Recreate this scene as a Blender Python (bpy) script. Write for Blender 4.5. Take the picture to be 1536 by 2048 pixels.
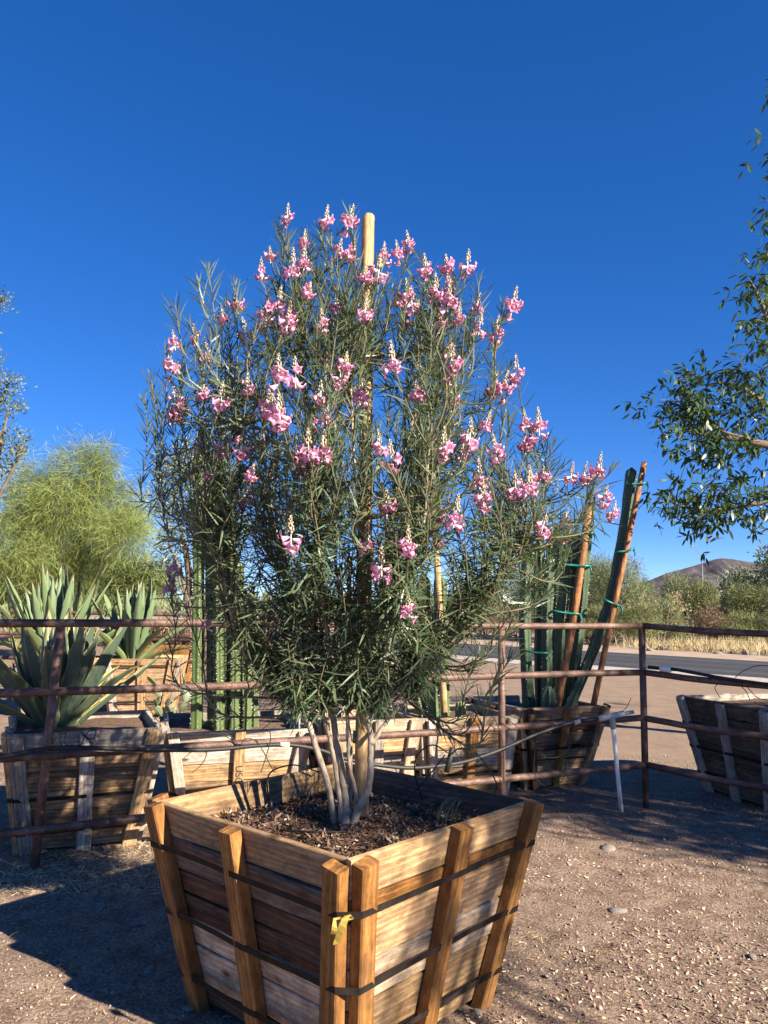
import bpy, math, random
import numpy as np
from mathutils import Vector, Matrix, noise as mnoise

for o in list(bpy.data.objects): bpy.data.objects.remove(o, do_unlink=True)
scene = bpy.context.scene
COL = scene.collection
R = math.radians
rng = np.random.default_rng(7)
random.seed(11)

# ------------------------------------------------------------------ camera
FPX, PITCH, ROLL, EYE = 1539.0, R(7.0), R(0.95), 1.5
_F = np.array([0, math.cos(PITCH), math.sin(PITCH)])
_U = np.array([0, -math.sin(PITCH), math.cos(PITCH)])
_R = np.array([1.0, 0, 0])
cx_ = math.cos(ROLL) * _R + math.sin(ROLL) * _U
cu_ = -math.sin(ROLL) * _R + math.cos(ROLL) * _U
cam_d = bpy.data.cameras.new('camera')
cam = bpy.data.objects.new('camera', cam_d)
COL.objects.link(cam)
cam_d.sensor_fit = 'HORIZONTAL'
cam_d.sensor_width = 36.0
cam_d.lens = 36.0 * FPX / 1536.0
cam_d.clip_start = 0.05
cam_d.clip_end = 12000
M = Matrix.Identity(4)
for i in range(3):
    M[i][0] = cx_[i]; M[i][1] = cu_[i]; M[i][2] = -_F[i]
M[2][3] = EYE
cam.matrix_world = M
scene.camera = cam

# ------------------------------------------------------------------ sky, sun, exposure
SUN = Vector((0.792, -0.610, 0)).normalized() * math.cos(R(28.3)) + Vector((0, 0, math.sin(R(28.3))))
world = bpy.data.worlds.new('World')
scene.world = world
world.use_nodes = True
wn = world.node_tree.nodes
sky = wn.new('ShaderNodeTexSky')
sky.sky_type = 'NISHITA'
sky.sun_disc = False
sky.sun_elevation = R(28.3)
sky.sun_rotation = math.atan2(SUN.x, SUN.y)
sky.altitude = 900
sky.air_density = 0.5
sky.dust_density = 0.0
sky.ozone_density = 3.0
hsv = wn.new('ShaderNodeHueSaturation')
hsv.inputs['Saturation'].default_value = 1.48
hsv.inputs['Hue'].default_value = 0.514
gam = wn.new('ShaderNodeGamma')
gam.inputs['Gamma'].default_value = 0.73
world.node_tree.links.new(sky.outputs[0], gam.inputs['Color'])
world.node_tree.links.new(gam.outputs[0], hsv.inputs['Color'])
world.node_tree.links.new(hsv.outputs[0], wn['Background'].inputs[0])
wn['Background'].inputs[1].default_value = 0.102
sun_d = bpy.data.lights.new('sun', 'SUN')
sun_d.energy = 5.0
sun_d.angle = R(0.53)
sun_d.color = (1.0, 0.88, 0.71)
sun = bpy.data.objects.new('sun', sun_d)
COL.objects.link(sun)
sun.rotation_euler = (-SUN).to_track_quat('-Z', 'Y').to_euler()
scene.render.engine = 'CYCLES'
scene.view_settings.view_transform = 'Standard'
scene.view_settings.look = 'None'
scene.view_settings.gamma = 1
scene.view_settings.use_curve_mapping = False
scene.view_settings.exposure = 1.7

# ------------------------------------------------------------------ helpers
def ray(x, y):
    u = (x - 768) / FPX; v = (y - 1024) / FPX
    c, s = math.cos(ROLL), math.sin(ROLL)
    return _F + (u * c + v * s) * _R - (-u * s + v * c) * _U
def gz(x, y, z=0.0):
    d = ray(x, y); t = (z - EYE) / d[2]
    return d * t + np.array([0, 0, EYE])
def aty(x, y, Y):
    d = ray(x, y); t = Y / d[1]
    return d * t + np.array([0, 0, EYE])
FA = np.array([-1.93, 4.577]); FC = np.array([2.067, 6.189])
FD = (FC - FA) / np.linalg.norm(FC - FA); FN = np.array([FD[1], -FD[0]])
def fp(x, y, off=0.0):                # pixel -> vertical plane of the long fence run
    d = ray(x, y); t = ((FA + FN * off) @ FN) / (d[:2] @ FN)
    return d * t + np.array([0, 0, EYE])

def tag(o, label=None, cat=None, group=None, kind=None):
    if label: o['label'] = label
    if cat: o['category'] = cat
    if group: o['group'] = group
    if kind: o['kind'] = kind
    return o
def link(o, parent=None):
    COL.objects.link(o)
    if parent is not None: o.parent = parent
    return o
def empty(name, loc=(0, 0, 0), rz=0.0):
    o = bpy.data.objects.new(name, None)
    o.empty_display_size = 0.1
    link(o); o.location = loc; o.rotation_euler = (0, 0, rz)
    return o
def obj(name, me, parent=None, loc=None):
    o = bpy.data.objects.new(name, me); link(o, parent)
    if loc is not None: o.location = loc
    return o
def mesh(name, verts, faces, mats=(), idx=None, smooth=False, cols=None):
    me = bpy.data.meshes.new(name)
    me.from_pydata([tuple(v) for v in verts], [], [tuple(f) for f in faces])
    for m in mats: me.materials.append(m)
    if idx is not None: me.polygons.foreach_set('material_index', np.asarray(idx, dtype=np.int32))
    if smooth: me.polygons.foreach_set('use_smooth', np.ones(len(me.polygons), dtype=bool))
    if cols is not None:
        a = me.color_attributes.new('Col', 'FLOAT_COLOR', 'POINT')
        c = np.ones((len(verts), 4), dtype=np.float32); c[:, :3] = cols
        a.data.foreach_set('color', c.ravel())
    me.update()
    return me
def mesh_np(name, V, Q=None, T=None, mats=(), smooth=False, cols=None, idx=None):
    me = bpy.data.meshes.new(name)
    V = np.asarray(V, dtype=np.float32).reshape(-1, 3)
    Q = np.zeros((0, 4), int) if Q is None else np.asarray(Q).reshape(-1, 4)
    T = np.zeros((0, 3), int) if T is None else np.asarray(T).reshape(-1, 3)
    me.vertices.add(len(V)); me.vertices.foreach_set('co', V.ravel())
    nl = Q.size + T.size; npoly = len(Q) + len(T)
    me.loops.add(nl)
    me.loops.foreach_set('vertex_index', np.concatenate([Q.ravel(), T.ravel()]).astype(np.int32))
    me.polygons.add(npoly)
    ls = np.concatenate([np.arange(len(Q)) * 4, Q.size + np.arange(len(T)) * 3]).astype(np.int32)
    me.polygons.foreach_set('loop_start', ls)
    try:
        lt = np.concatenate([np.full(len(Q), 4), np.full(len(T), 3)]).astype(np.int32)
        me.polygons.foreach_set('loop_total', lt)
    except Exception: pass
    for m in mats: me.materials.append(m)
    if idx is not None: me.polygons.foreach_set('material_index', np.asarray(idx, dtype=np.int32))
    if smooth: me.polygons.foreach_set('use_smooth', np.ones(npoly, dtype=bool))
    me.update(calc_edges=True)
    me.validate()
    if cols is not None:
        a = me.color_attributes.new('Col', 'FLOAT_COLOR', 'POINT')
        c = np.ones((len(V), 4), dtype=np.float32); c[:, :3] = cols
        a.data.foreach_set('color', c.ravel())
    return me
def nrm(a):
    a = np.asarray(a, float)
    return a / np.maximum(np.linalg.norm(a, axis=-1, keepdims=True), 1e-9)

def catmull(P, n=8):
    P = np.asarray(P, float)
    if len(P) < 3: 
        t = np.linspace(0, 1, n + 1)[:, None]; return P[0] + (P[-1] - P[0]) * t
    Q = np.vstack([2 * P[0] - P[1], P, 2 * P[-1] - P[-2]])
    out = []
    for i in range(1, len(Q) - 2):
        t = np.linspace(0, 1, n, endpoint=False)[:, None]
        a, b, c, d = Q[i - 1], Q[i], Q[i + 1], Q[i + 2]
        out.append(.5 * ((2 * b) + (c - a) * t + (2 * a - 5 * b + 4 * c - d) * t ** 2 + (3 * b - a - 3 * c + d) * t ** 3))
    out.append(P[-1:])
    return np.vstack(out)
def frames(P):
    P = np.asarray(P, float)
    T = nrm(np.gradient(P, axis=0))
    up = np.array([0, 0, 1.0]) if abs(T[0][2]) < .9 else np.array([1.0, 0, 0])
    n = nrm(np.cross(T[0], up)); Ns = [n]
    for i in range(1, len(P)):
        n = Ns[-1] - T[i] * (Ns[-1] @ T[i]); Ns.append(nrm(n))
    Ns = np.array(Ns); return T, Ns, np.cross(T, Ns)
def sweep(P, r, sides=8, cap=True, prof=None):
    """verts, faces of a tube; r scalar/array; prof(theta, i) multiplies r"""
    P = np.asarray(P, float); n = len(P)
    r = np.broadcast_to(np.asarray(r, float), (n,))
    T, N, B = frames(P)
    th = np.linspace(0, 2 * np.pi, sides, endpoint=False)
    V = []
    for i in range(n):
        rr = r[i] * (prof(th, i) if prof else 1)
        V.append(P[i] + (np.cos(th) * rr)[:, None] * N[i] + (np.sin(th) * rr)[:, None] * B[i])
    V = np.vstack(V); Fs = []
    for i in range(n - 1):
        for j in range(sides):
            k = (j + 1) % sides
            Fs.append((i * sides + j, i * sides + k, (i + 1) * sides + k, (i + 1) * sides + j))
    if cap:
        Fs.append(tuple(range(sides))[::-1]); Fs.append(tuple((n - 1) * sides + j for j in range(sides)))
    return V, Fs
class MB:
    def __init__(s): s.V = []; s.F = []; s.I = []; s.C = []; s.n = 0
    def add(s, V, Fs, mi=0, col=None):
        V = np.asarray(V, float)
        s.V.append(V); s.F += [tuple(i + s.n for i in f) for f in Fs]; s.I += [mi] * len(Fs)
        s.C.append(np.tile(col if col is not None else (1, 1, 1), (len(V), 1))); s.n += len(V)
    def build(s, name, mats, parent=None, smooth=False, loc=None):
        me = mesh(name, np.vstack(s.V), s.F, mats, s.I, smooth, np.vstack(s.C))
        return obj(name, me, parent, loc)
def tube(name, pts, r, mat, parent=None, sides=8, n=8, smooth=True, cap=True):
    P = catmull(pts, n)
    if np.ndim(r): r = np.interp(np.linspace(0, 1, len(P)), np.linspace(0, 1, len(r)), r)
    V, Fs = sweep(P, r, sides, cap)
    return obj(name, mesh(name, V, Fs, [mat], None, smooth), parent)

def beam(name, p0, p1, wdir, w, d, mat, parent=None, shear=0.0, ch=0.004, warp=0.0, seg=1):
    """timber with chamfered edges; local X runs along the length so grain follows it"""
    p0 = np.asarray(p0, float); p1 = np.asarray(p1, float)
    L = np.linalg.norm(p1 - p0); X = (p1 - p0) / L
    Z = nrm(np.asarray(wdir, float) - X * (np.asarray(wdir, float) @ X)); Y = np.cross(Z, X)
    a, b = d / 2, w / 2
    sec = [(-a + ch, -b), (a - ch, -b), (a, -b + ch), (a, b - ch), (a - ch, b), (-a + ch, b), (-a, b - ch), (-a, -b + ch)]
    V = []
    for s in range(seg + 1):
        t = s / seg
        oy, oz = random.uniform(-warp, warp), random.uniform(-warp, warp)
        tw = random.uniform(-warp, warp) * 1.2
        for (y, z) in sec:
            k = (t - .5) * 2
            V.append((k * (L / 2 + shear * z), y + oy, z + oz + tw * (1 if z > 0 else -1)))
    Fs = []
    for s in range(seg):
        for j in range(8):
            k = (j + 1) % 8
            Fs.append((s * 8 + j, s * 8 + k, (s + 1) * 8 + k, (s + 1) * 8 + j))
    Fs.append(tuple(range(8))[::-1]); Fs.append(tuple(seg * 8 + j for j in range(8)))
    o = obj(name, mesh(name, V, Fs, [mat]), parent)
    c = (p0 + p1) / 2
    o.matrix_local = Matrix(((X[0], Y[0], Z[0], c[0]), (X[1], Y[1], Z[1], c[1]), (X[2], Y[2], Z[2], c[2]), (0, 0, 0, 1)))
    return o

# leaf strips: N leaves -> verts, quads, tris
def strips(B, D, N, L, W, bend=0.0, prof=(.35, 1, .8)):
    B = np.asarray(B, float); n = len(B); D = nrm(D); N = np.asarray(N, float)
    N = nrm(N - D * (N * D).sum(1, keepdims=True)); S = np.cross(D, N)
    L = np.broadcast_to(L, (n,))[:, None]; W = np.broadcast_to(W, (n,))[:, None]; bd = np.broadcast_to(bend, (n,))[:, None]
    V = np.zeros((n, 7, 3))
    for k, (s, w) in enumerate(zip((0, .35, .7), prof)):
        c = B + D * L * s + N * (bd * L * s * s)
        V[:, 2 * k] = c - S * W * w / 2; V[:, 2 * k + 1] = c + S * W * w / 2
    V[:, 6] = B + D * L + N * bd * L
    i = (np.arange(n) * 7)[:, None]
    Q = np.concatenate([i + [0, 1, 3, 2], i + [2, 3, 5, 4]], 0); T = i + [4, 5, 6]
    return V.reshape(-1, 3), Q, T
def rdir(n, r=None):
    r = r or rng
    return nrm(r.normal(size=(n, 3)))

# ------------------------------------------------------------------ materials
MATS = {}
def new_mat(name):
    m = bpy.data.materials.new(name); m.use_nodes = True
    MATS[name] = m
    return m, m.node_tree.nodes, m.node_tree.links, m.node_tree.nodes['Principled BSDF']
def nd(ns, t, **kw):
    n = ns.new(t)
    for k, v in kw.items():
        if k in n.inputs: n.inputs[k].default_value = v
        else: setattr(n, k, v)
    return n
def ramp(ns, stops):
    r = ns.new('ShaderNodeValToRGB'); e = r.color_ramp.elements
    while len(e) < len(stops): e.new(.5)
    for q, (p, c) in zip(e, stops): q.position = p; q.color = (*c, 1) if len(c) == 3 else c
    return r
def mix(ns, ls, fac, a, b, mode='MIX'):
    m = ns.new('ShaderNodeMix'); m.data_type = 'RGBA'; m.blend_type = mode
    for inp, v in ((m.inputs[0], fac), (m.inputs[6], a), (m.inputs[7], b)):
        if hasattr(v, 'links'): ls.new(v, inp)
        elif isinstance(v, (int, float)): inp.default_value = v
        else: inp.default_value = (*v, 1)
    return m.outputs[2]
def coords(ns, ls, scale=(1, 1, 1), rand=True):
    tc = ns.new('ShaderNodeTexCoord'); mp = ns.new('ShaderNodeMapping'); mp.inputs['Scale'].default_value = scale
    if rand:
        oi = ns.new('ShaderNodeObjectInfo'); mul = ns.new('ShaderNodeVectorMath'); mul.operation = 'SCALE'
        cb = ns.new('ShaderNodeCombineXYZ')
        for k in range(3): ls.new(oi.outputs['Random'], cb.inputs[k])
        ls.new(cb.outputs[0], mul.inputs[0]); mul.inputs['Scale'].default_value = 37.0
        ad = ns.new('ShaderNodeVectorMath'); ad.operation = 'ADD'
        ls.new(tc.outputs['Object'], ad.inputs[0]); ls.new(mul.outputs[0], ad.inputs[1])
        ls.new(ad.outputs[0], mp.inputs['Vector'])
    else: ls.new(tc.outputs['Object'], mp.inputs['Vector'])
    return mp.outputs[0]
def bump(ns, ls, bs, h, strength=.4, dist=.003):
    b = nd(ns, 'ShaderNodeBump', Strength=strength, Distance=dist)
    ls.new(h, b.inputs['Height']); ls.new(b.outputs[0], bs.inputs['Normal'])

def wood(name, dark, light, stain, stain_amt=.5, rough=.8, var=.35, zl=False):
    sc = (lambda a, b, c: (c, b, a)) if zl else (lambda a, b, c: (a, b, c))
    m, ns, ls, bs = new_mat(name)
    g = nd(ns, 'ShaderNodeTexWave', Scale=1.0, Distortion=6.5, Detail=4.0); g.bands_direction = 'X' if zl else 'Z'; g.inputs['Detail Scale'].default_value = 1.2; g.inputs['Detail Roughness'].default_value = .6
    ls.new(coords(ns, ls, sc(1.1, 5, 6.5)), g.inputs['Vector'])
    fine = nd(ns, 'ShaderNodeTexNoise', Scale=5.0, Detail=4.0, Roughness=.75)
    ls.new(coords(ns, ls, sc(4.0, 55, 55)), fine.inputs['Vector'])
    blot = nd(ns, 'ShaderNodeTexNoise', Scale=9.0, Detail=6.0, Roughness=.75)
    ls.new(coords(ns, ls, sc(1.0, 2.0, 2.0)), blot.inputs['Vector'])
    st = nd(ns, 'ShaderNodeTexNoise', Scale=4.0, Detail=4.0, Roughness=.65)
    ls.new(coords(ns, ls, sc(1.0, 2.2, 2.2)), st.inputs['Vector'])
    kn = nd(ns, 'ShaderNodeTexVoronoi', Scale=1.0); kn.feature = 'F1'
    ls.new(coords(ns, ls, sc(3.2, 8, 8)), kn.inputs['Vector'])
    r1 = ramp(ns, [(.05, tuple(a * .6 + b * .4 for a, b in zip(dark, light))), (.5, light), (.95, tuple(a * .75 + b * .25 for a, b in zip(dark, light)))]); ls.new(g.outputs['Fac'], r1.inputs[0])
    r2 = ramp(ns, [(.33, (.66, .62, .59)), (.5, (.95, .95, .95)), (.65, (1.08, 1.08, 1.08))]); ls.new(fine.outputs['Fac'], r2.inputs[0])
    r5 = ramp(ns, [(.36, (.55, .5, .46)), (.56, (1.05, 1.05, 1.05))]); ls.new(blot.outputs['Fac'], r5.inputs[0])
    r3 = ramp(ns, [(.5, (0, 0, 0)), (.64, (stain_amt,) * 3)]); ls.new(st.outputs['Fac'], r3.inputs[0])
    r4 = ramp(ns, [(.05, (.25, .18, .12)), (.13, (1, 1, 1))]); ls.new(kn.outputs['Distance'], r4.inputs[0])
    c = mix(ns, ls, 1.0, r1.outputs[0], r2.outputs[0], 'MULTIPLY')
    c = mix(ns, ls, 1.0, c, r5.outputs[0], 'MULTIPLY')
    c = mix(ns, ls, r3.outputs[0], c, stain)
    c = mix(ns, ls, 1.0, c, r4.outputs[0], 'MULTIPLY')
    oi = ns.new('ShaderNodeObjectInfo')
    mr = nd(ns, 'ShaderNodeMapRange'); mr.inputs['To Min'].default_value = 1 - var; mr.inputs['To Max'].default_value = 1 + var * .55
    ls.new(oi.outputs['Random'], mr.inputs['Value'])
    hs = nd(ns, 'ShaderNodeHueSaturation'); ls.new(mr.outputs[0], hs.inputs['Value']); ls.new(c, hs.inputs['Color'])
    ls.new(hs.outputs[0], bs.inputs['Base Color'])
    bs.inputs['Roughness'].default_value = rough
    bs.inputs['Specular IOR Level'].default_value = .25
    ad = nd(ns, 'ShaderNodeMath', operation='ADD'); ls.new(g.outputs['Fac'], ad.inputs[0]); ls.new(fine.outputs['Fac'], ad.inputs[1])
    bump(ns, ls, bs, ad.outputs[0], .55, .004)
    return m
W_TAN = wood('timber_tan', (.29, .165, .075), (.58, .40, .215), (.20, .15, .11), .55)
W_PALE = wood('timber_pale', (.34, .25, .165), (.55, .44, .32), (.16, .10, .07), .6)
W_ORANGE = wood('timber_orange', (.19, .08, .022), (.42, .205, .06), (.16, .09, .04), .5, .72, .25)
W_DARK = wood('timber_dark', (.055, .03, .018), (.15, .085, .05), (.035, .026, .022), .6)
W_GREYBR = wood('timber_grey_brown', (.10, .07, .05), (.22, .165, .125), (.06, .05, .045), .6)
W_GREY = wood('timber_weathered_grey', (.26, .225, .19), (.50, .45, .39), (.20, .17, .14), .5)
W_BACK = wood('timber_old_brown', (.20, .115, .06), (.50, .35, .21), (.10, .07, .05), .7)
W_POLE = wood('pole_wood', (.34, .21, .09), (.60, .43, .235), (.25, .14, .06), .35, .6, .1, True)
W_POLE2 = wood('pole_wood_red', (.22, .09, .035), (.42, .20, .085), (.13, .07, .04), .5, .6, .15, True)

def plain(name, col, rough=.6, noise_amt=.25, scale=30, metal=0.0, spec=.5, b=0.0, rand=True):
    m, ns, ls, bs = new_mat(name)
    t = nd(ns, 'ShaderNodeTexNoise', Scale=float(scale), Detail=5.0, Roughness=.6)
    ls.new(coords(ns, ls, (1, 1, 1), rand), t.inputs['Vector'])
    r = ramp(ns, [(.3, tuple(c * (1 - noise_amt) for c in col)), (.7, tuple(min(1, c * (1 + noise_amt)) for c in col))])
    ls.new(t.outputs['Fac'], r.inputs[0]); ls.new(r.outputs[0], bs.inputs['Base Color'])
    bs.inputs['Roughness'].default_value = rough; bs.inputs['Metallic'].default_value = metal
    bs.inputs['Specular IOR Level'].default_value = spec
    if b: bump(ns, ls, bs, t.outputs['Fac'], b, .01)
    return m
STRAP = plain('strap_metal', (.018, .014, .012), .7, .4, 25, 0, .15)
STRAP2 = plain('strap_faded', (.22, .16, .11), .6, .3, 25, .2)
RIBBON = plain('ribbon_yellow', (.34, .25, .05), .5, .3, 40)
TAPE = plain('tie_tape_green', (.003, .12, .085), .4, .2, 20)
HOSE = plain('hose_black', (.012, .013, .014), .6, .4, 14)
HOSEG = plain('hose_grey', (.10, .105, .11), .42, .3, 14)
PVC = plain('pvc_white', (.78, .76, .72), .45, .15, 12)
PVCD = plain('pvc_dirty', (.36, .35, .33), .5, .25, 12)
TAGM = plain('paper_tag', (.62, .54, .38), .7, .1, 12)
INK = plain('stencil_ink', (.03, .025, .02), .8, .1, 12)
# rusty pipe
m, ns, ls, bs = new_mat('rusty_pipe'); PIPE = m
t1 = nd(ns, 'ShaderNodeTexNoise', Scale=9.0, Detail=6.0, Roughness=.65); ls.new(coords(ns, ls, (1, 1, 1)), t1.inputs['Vector'])
t2 = nd(ns, 'ShaderNodeTexNoise', Scale=150.0, Detail=3.0, Roughness=.7); ls.new(coords(ns, ls, (1, 1, 1)), t2.inputs['Vector'])
r1 = ramp(ns, [(.3, (.055, .03, .023)), (.5, (.11, .062, .047)), (.72, (.21, .14, .115))]); ls.new(t1.outputs['Fac'], r1.inputs[0])
r2 = ramp(ns, [(.35, (.4, .37, .36)), (.62, (1.5, 1.45, 1.42))]); ls.new(t2.outputs['Fac'], r2.inputs[0])
ls.new(mix(ns, ls, 1.0, r1.outputs[0], r2.outputs[0], 'MULTIPLY'), bs.inputs['Base Color'])
bs.inputs['Roughness'].default_value = .62; bs.inputs['Metallic'].default_value = .15
bump(ns, ls, bs, t2.outputs['Fac'], .5, .003)

def leafmat(name, c1, c2, rough=.45, trans=.25, scale=6.0, spec=.5, back=None):
    m, ns, ls, bs = new_mat(name)
    t = nd(ns, 'ShaderNodeTexNoise', Scale=float(scale), Detail=3.0, Roughness=.6)
    ls.new(coords(ns, ls, (1, 1, 1), False), t.inputs['Vector'])
    ge = ns.new('ShaderNodeNewGeometry')
    ad = nd(ns, 'ShaderNodeMath', operation='ADD'); ls.new(t.outputs['Fac'], ad.inputs[0])
    mu = nd(ns, 'ShaderNodeMath', operation='MULTIPLY_ADD'); mu.inputs[1].default_value = .5; mu.inputs[2].default_value = -.25
    ls.new(ge.outputs['Random Per Island'], mu.inputs[0]); ls.new(mu.outputs[0], ad.inputs[1])
    r = ramp(ns, [(.25, c1), (.75, c2)]); ls.new(ad.outputs[0], r.inputs[0])
    col = r.outputs[0]
    if back: col = mix(ns, ls, ge.outputs['Backfacing'], col, back)
    ls.new(col, bs.inputs['Base Color'])
    bs.inputs['Roughness'].default_value = rough; bs.inputs['Specular IOR Level'].default_value = spec
    if trans:
        tr = ns.new('ShaderNodeBsdfTranslucent'); ls.new(mix(ns, ls, 1.0, col, (1.0, 1.15, .55), 'MULTIPLY'), tr.inputs['Color'])
        ms = ns.new('ShaderNodeMixShader'); ms.inputs[0].default_value = trans
        ls.new(bs.outputs[0], ms.inputs[1]); ls.new(tr.outputs[0], ms.inputs[2])
        ls.new(ms.outputs[0], ns['Material Output'].inputs['Surface'])
    return m
L_WILLOW = leafmat('willow_leaf', (.045, .07, .034), (.125, .175, .09), .42, .25, 3, .4, (.15, .19, .125))
L_ASH = leafmat('ash_leaf', (.025, .05, .017), (.075, .12, .036), .42, .25, 2, .35)
L_PALO = leafmat('palo_verde_twig', (.13, .17, .045), (.27, .31, .10), .6, .25, .8, .3)
L_PALO2 = leafmat('palo_verde_dull', (.09, .12, .035), (.19, .23, .08), .6, .25, .5, .3)
L_SAGE = leafmat('desert_shrub_leaf', (.11, .13, .065), (.25, .28, .15), .65, .2, .5, .3)
L_OLIVE = leafmat('olive_shrub_leaf', (.11, .125, .05), (.24, .25, .11), .65, .2, .5, .3)
L_MESQ = leafmat('mesquite_leaf', (.08, .11, .065), (.19, .23, .14), .6, .2, .8, .3)
L_PALE = leafmat('pale_desert_leaf', (.13, .16, .11), (.25, .29, .21), .6, .25, .8, .3)
L_DRY = leafmat('dry_twig', (.13, .09, .06), (.30, .22, .14), .8, .1, .8, .2)
L_STRAW = leafmat('dry_grass', (.28, .21, .11), (.50, .41, .25), .7, .25, 1.5, .3)
L_BLADE = leafmat('grass_blade', (.20, .22, .07), (.42, .42, .18), .5, .3, 6, .4)
BARK = plain('willow_bark', (.32, .26, .195), .75, .45, 26, 0, .3, .6)
TWIG = plain('willow_twig', (.12, .10, .055), .7, .4, 30)
TBARK = plain('tree_bark', (.13, .10, .075), .85, .4, 12, 0, .3, .6)
GTWIG = plain('green_twig', (.13, .15, .05), .6, .3, 20)
BUD = plain('flower_bud', (.50, .42, .30), .7, .3, 60)

def vcol(name, rough=.6, trans=0.0, spec=.4):
    m, ns, ls, bs = new_mat(name)
    a = ns.new('ShaderNodeAttribute'); a.attribute_name = 'Col'
    ls.new(a.outputs['Color'], bs.inputs['Base Color'])
    bs.inputs['Roughness'].default_value = rough; bs.inputs['Specular IOR Level'].default_value = spec
    if trans:
        tr = ns.new('ShaderNodeBsdfTranslucent'); ls.new(a.outputs['Color'], tr.inputs['Color'])
        ms = ns.new('ShaderNodeMixShader'); ms.inputs[0].default_value = trans
        ls.new(bs.outputs[0], ms.inputs[1]); ls.new(tr.outputs[0], ms.inputs[2])
        ls.new(ms.outputs[0], ns['Material Output'].inputs['Surface'])
    return m
PETAL = vcol('petal', .55, .3)
CHIP = vcol('chips', .8, 0, .25)
AGV = vcol('agave_skin', .5, 0, .4)

# ------------------------------------------------------------------ ground
def gh(x, y):
    near = 1.0 if y < 9 else max(0.0, 1 - (y - 9) / 3.0)
    if near <= 0 or abs(x) > 14: return 0.0
    v = .016 * mnoise.noise((x * .9, y * .9, 3.1)) + .009 * mnoise.noise((x * 3.1, y * 3.1, 7.7)) + .0045 * mnoise.noise((x * 9, y * 9, 1.7)) + .0025 * mnoise.noise((x * 22, y * 22, 4.7))
    v += .05 * math.exp(-((x - 1.35) ** 2 / .18 + (y - 5.75) ** 2 / .03))
    return (v - .006) * near
def axis(lo, a, b, hi, st):
    fine = np.arange(a, b + 1e-6, st)
    k = np.array([.4, 1, 2, 4, 8, 16, 35, 80, 200, 500, 1500])
    return np.concatenate([(a - k)[::-1][(a - k)[::-1] > lo], fine, (b + k)[(b + k) < hi]])
gx = axis(-4000, -5, 6, 4000, .05); gy = axis(-400, 1.2, 10, 5000, .05)
GX, GY = np.meshgrid(gx, gy)
GZ = np.array([gh(a, b) for a, b in zip(GX.ravel(), GY.ravel())])
nx, ny = len(gx), len(gy)
ii = (np.arange(ny - 1)[:, None] * nx + np.arange(nx - 1)[None]).ravel()
m, ns, ls, bs = new_mat('dirt'); DIRT = m
tc = ns.new('ShaderNodeTexCoord'); P = tc.outputs['Object']
def gnoise(sc, det=5, ro=.6, v=None):
    t = nd(ns, 'ShaderNodeTexNoise', Scale=float(sc), Detail=float(det), Roughness=ro); ls.new(v or P, t.inputs['Vector']); return t.outputs['Fac']
big, mid, fin = gnoise(.7), gnoise(7), gnoise(70, 4, .7)
r1 = ramp(ns, [(.3, (.15, .105, .078)), (.7, (.31, .232, .178))]); ls.new(mid, r1.inputs[0])
r2 = ramp(ns, [(.32, (.38, .36, .34)), (.5, (.9, .88, .86)), (.68, (1.45, 1.42, 1.38))]); ls.new(fin, r2.inputs[0])
near_c = mix(ns, ls, 1.0, r1.outputs[0], r2.outputs[0], 'MULTIPLY')
r3 = ramp(ns, [(.3, (.205, .15, .108)), (.7, (.285, .212, .158))]); ls.new(gnoise(2.5, 6, .65), r3.inputs[0])
r3b = ramp(ns, [(.3, (.75, .74, .73)), (.65, (1.08, 1.07, 1.06))]); ls.new(fin, r3b.inputs[0])
far_c = mix(ns, ls, 1.0, r3.outputs[0], r3b.outputs[0], 'MULTIPLY')
sx = ns.new('ShaderNodeSeparateXYZ'); ls.new(P, sx.inputs[0])
ad = nd(ns, 'ShaderNodeMath', operation='MULTIPLY_ADD'); ls.new(big, ad.inputs[0]); ad.inputs[1].default_value = 2.5; ls.new(sx.outputs['Y'], ad.inputs[2])
mr = nd(ns, 'ShaderNodeMapRange'); mr.inputs['From Min'].default_value = 8.0; mr.inputs['From Max'].default_value = 9.6; ls.new(ad.outputs[0], mr.inputs['Value'])
ls.new(mix(ns, ls, mr.outputs[0], near_c, far_c), bs.inputs['Base Color'])
bs.inputs['Roughness'].default_value = .95; bs.inputs['Specular IOR Level'].default_value = .15
bump(ns, ls, bs, fin, .8, .012)
gme = mesh_np('ground', np.stack([GX.ravel(), GY.ravel(), GZ], 1), np.stack([ii, ii + 1, ii + nx + 1, ii + nx], 1), None, [DIRT], True)
tag(obj('ground', gme), 'bare brown dirt ground of the nursery yard and lot', 'ground', kind='structure')

# road, oblique beyond the lot
RN = np.array([.72, .694]); RT = np.array([-.694, .72])
def roadsheet(name, n0, n1, z, mat, label, t0=-160, t1=420, wob=0.0, kind='structure'):
    V = []; Fs = []
    ts = np.linspace(t0, t1, 240)
    for k, t in enumerate(ts):
        w0 = wob * mnoise.noise((t * .7, n0, 0)); w1 = wob * mnoise.noise((t * .7, n1, 5))
        a = RN * (n0 + w0) + RT * t; b = RN * (n1 + w1) + RT * t
        V += [(a[0], a[1], z), (b[0], b[1], z)]
        if k: Fs.append((2 * k - 2, 2 * k - 1, 2 * k + 1, 2 * k))
    o = obj(name, mesh(name, V, Fs, [mat]))
    tag(o, label, 'road' if 'road' in name and 'side' not in name else 'gravel', kind=kind)
    return o
m, ns, ls, bs = new_mat('asphalt'); ASPH = m
tc = ns.new('ShaderNodeTexCoord')
dt = ns.new('ShaderNodeVectorMath'); dt.operation = 'DOT_PRODUCT'; ls.new(tc.outputs['Object'], dt.inputs[0]); dt.inputs[1].default_value = (RN[0], RN[1], 0)
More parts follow.
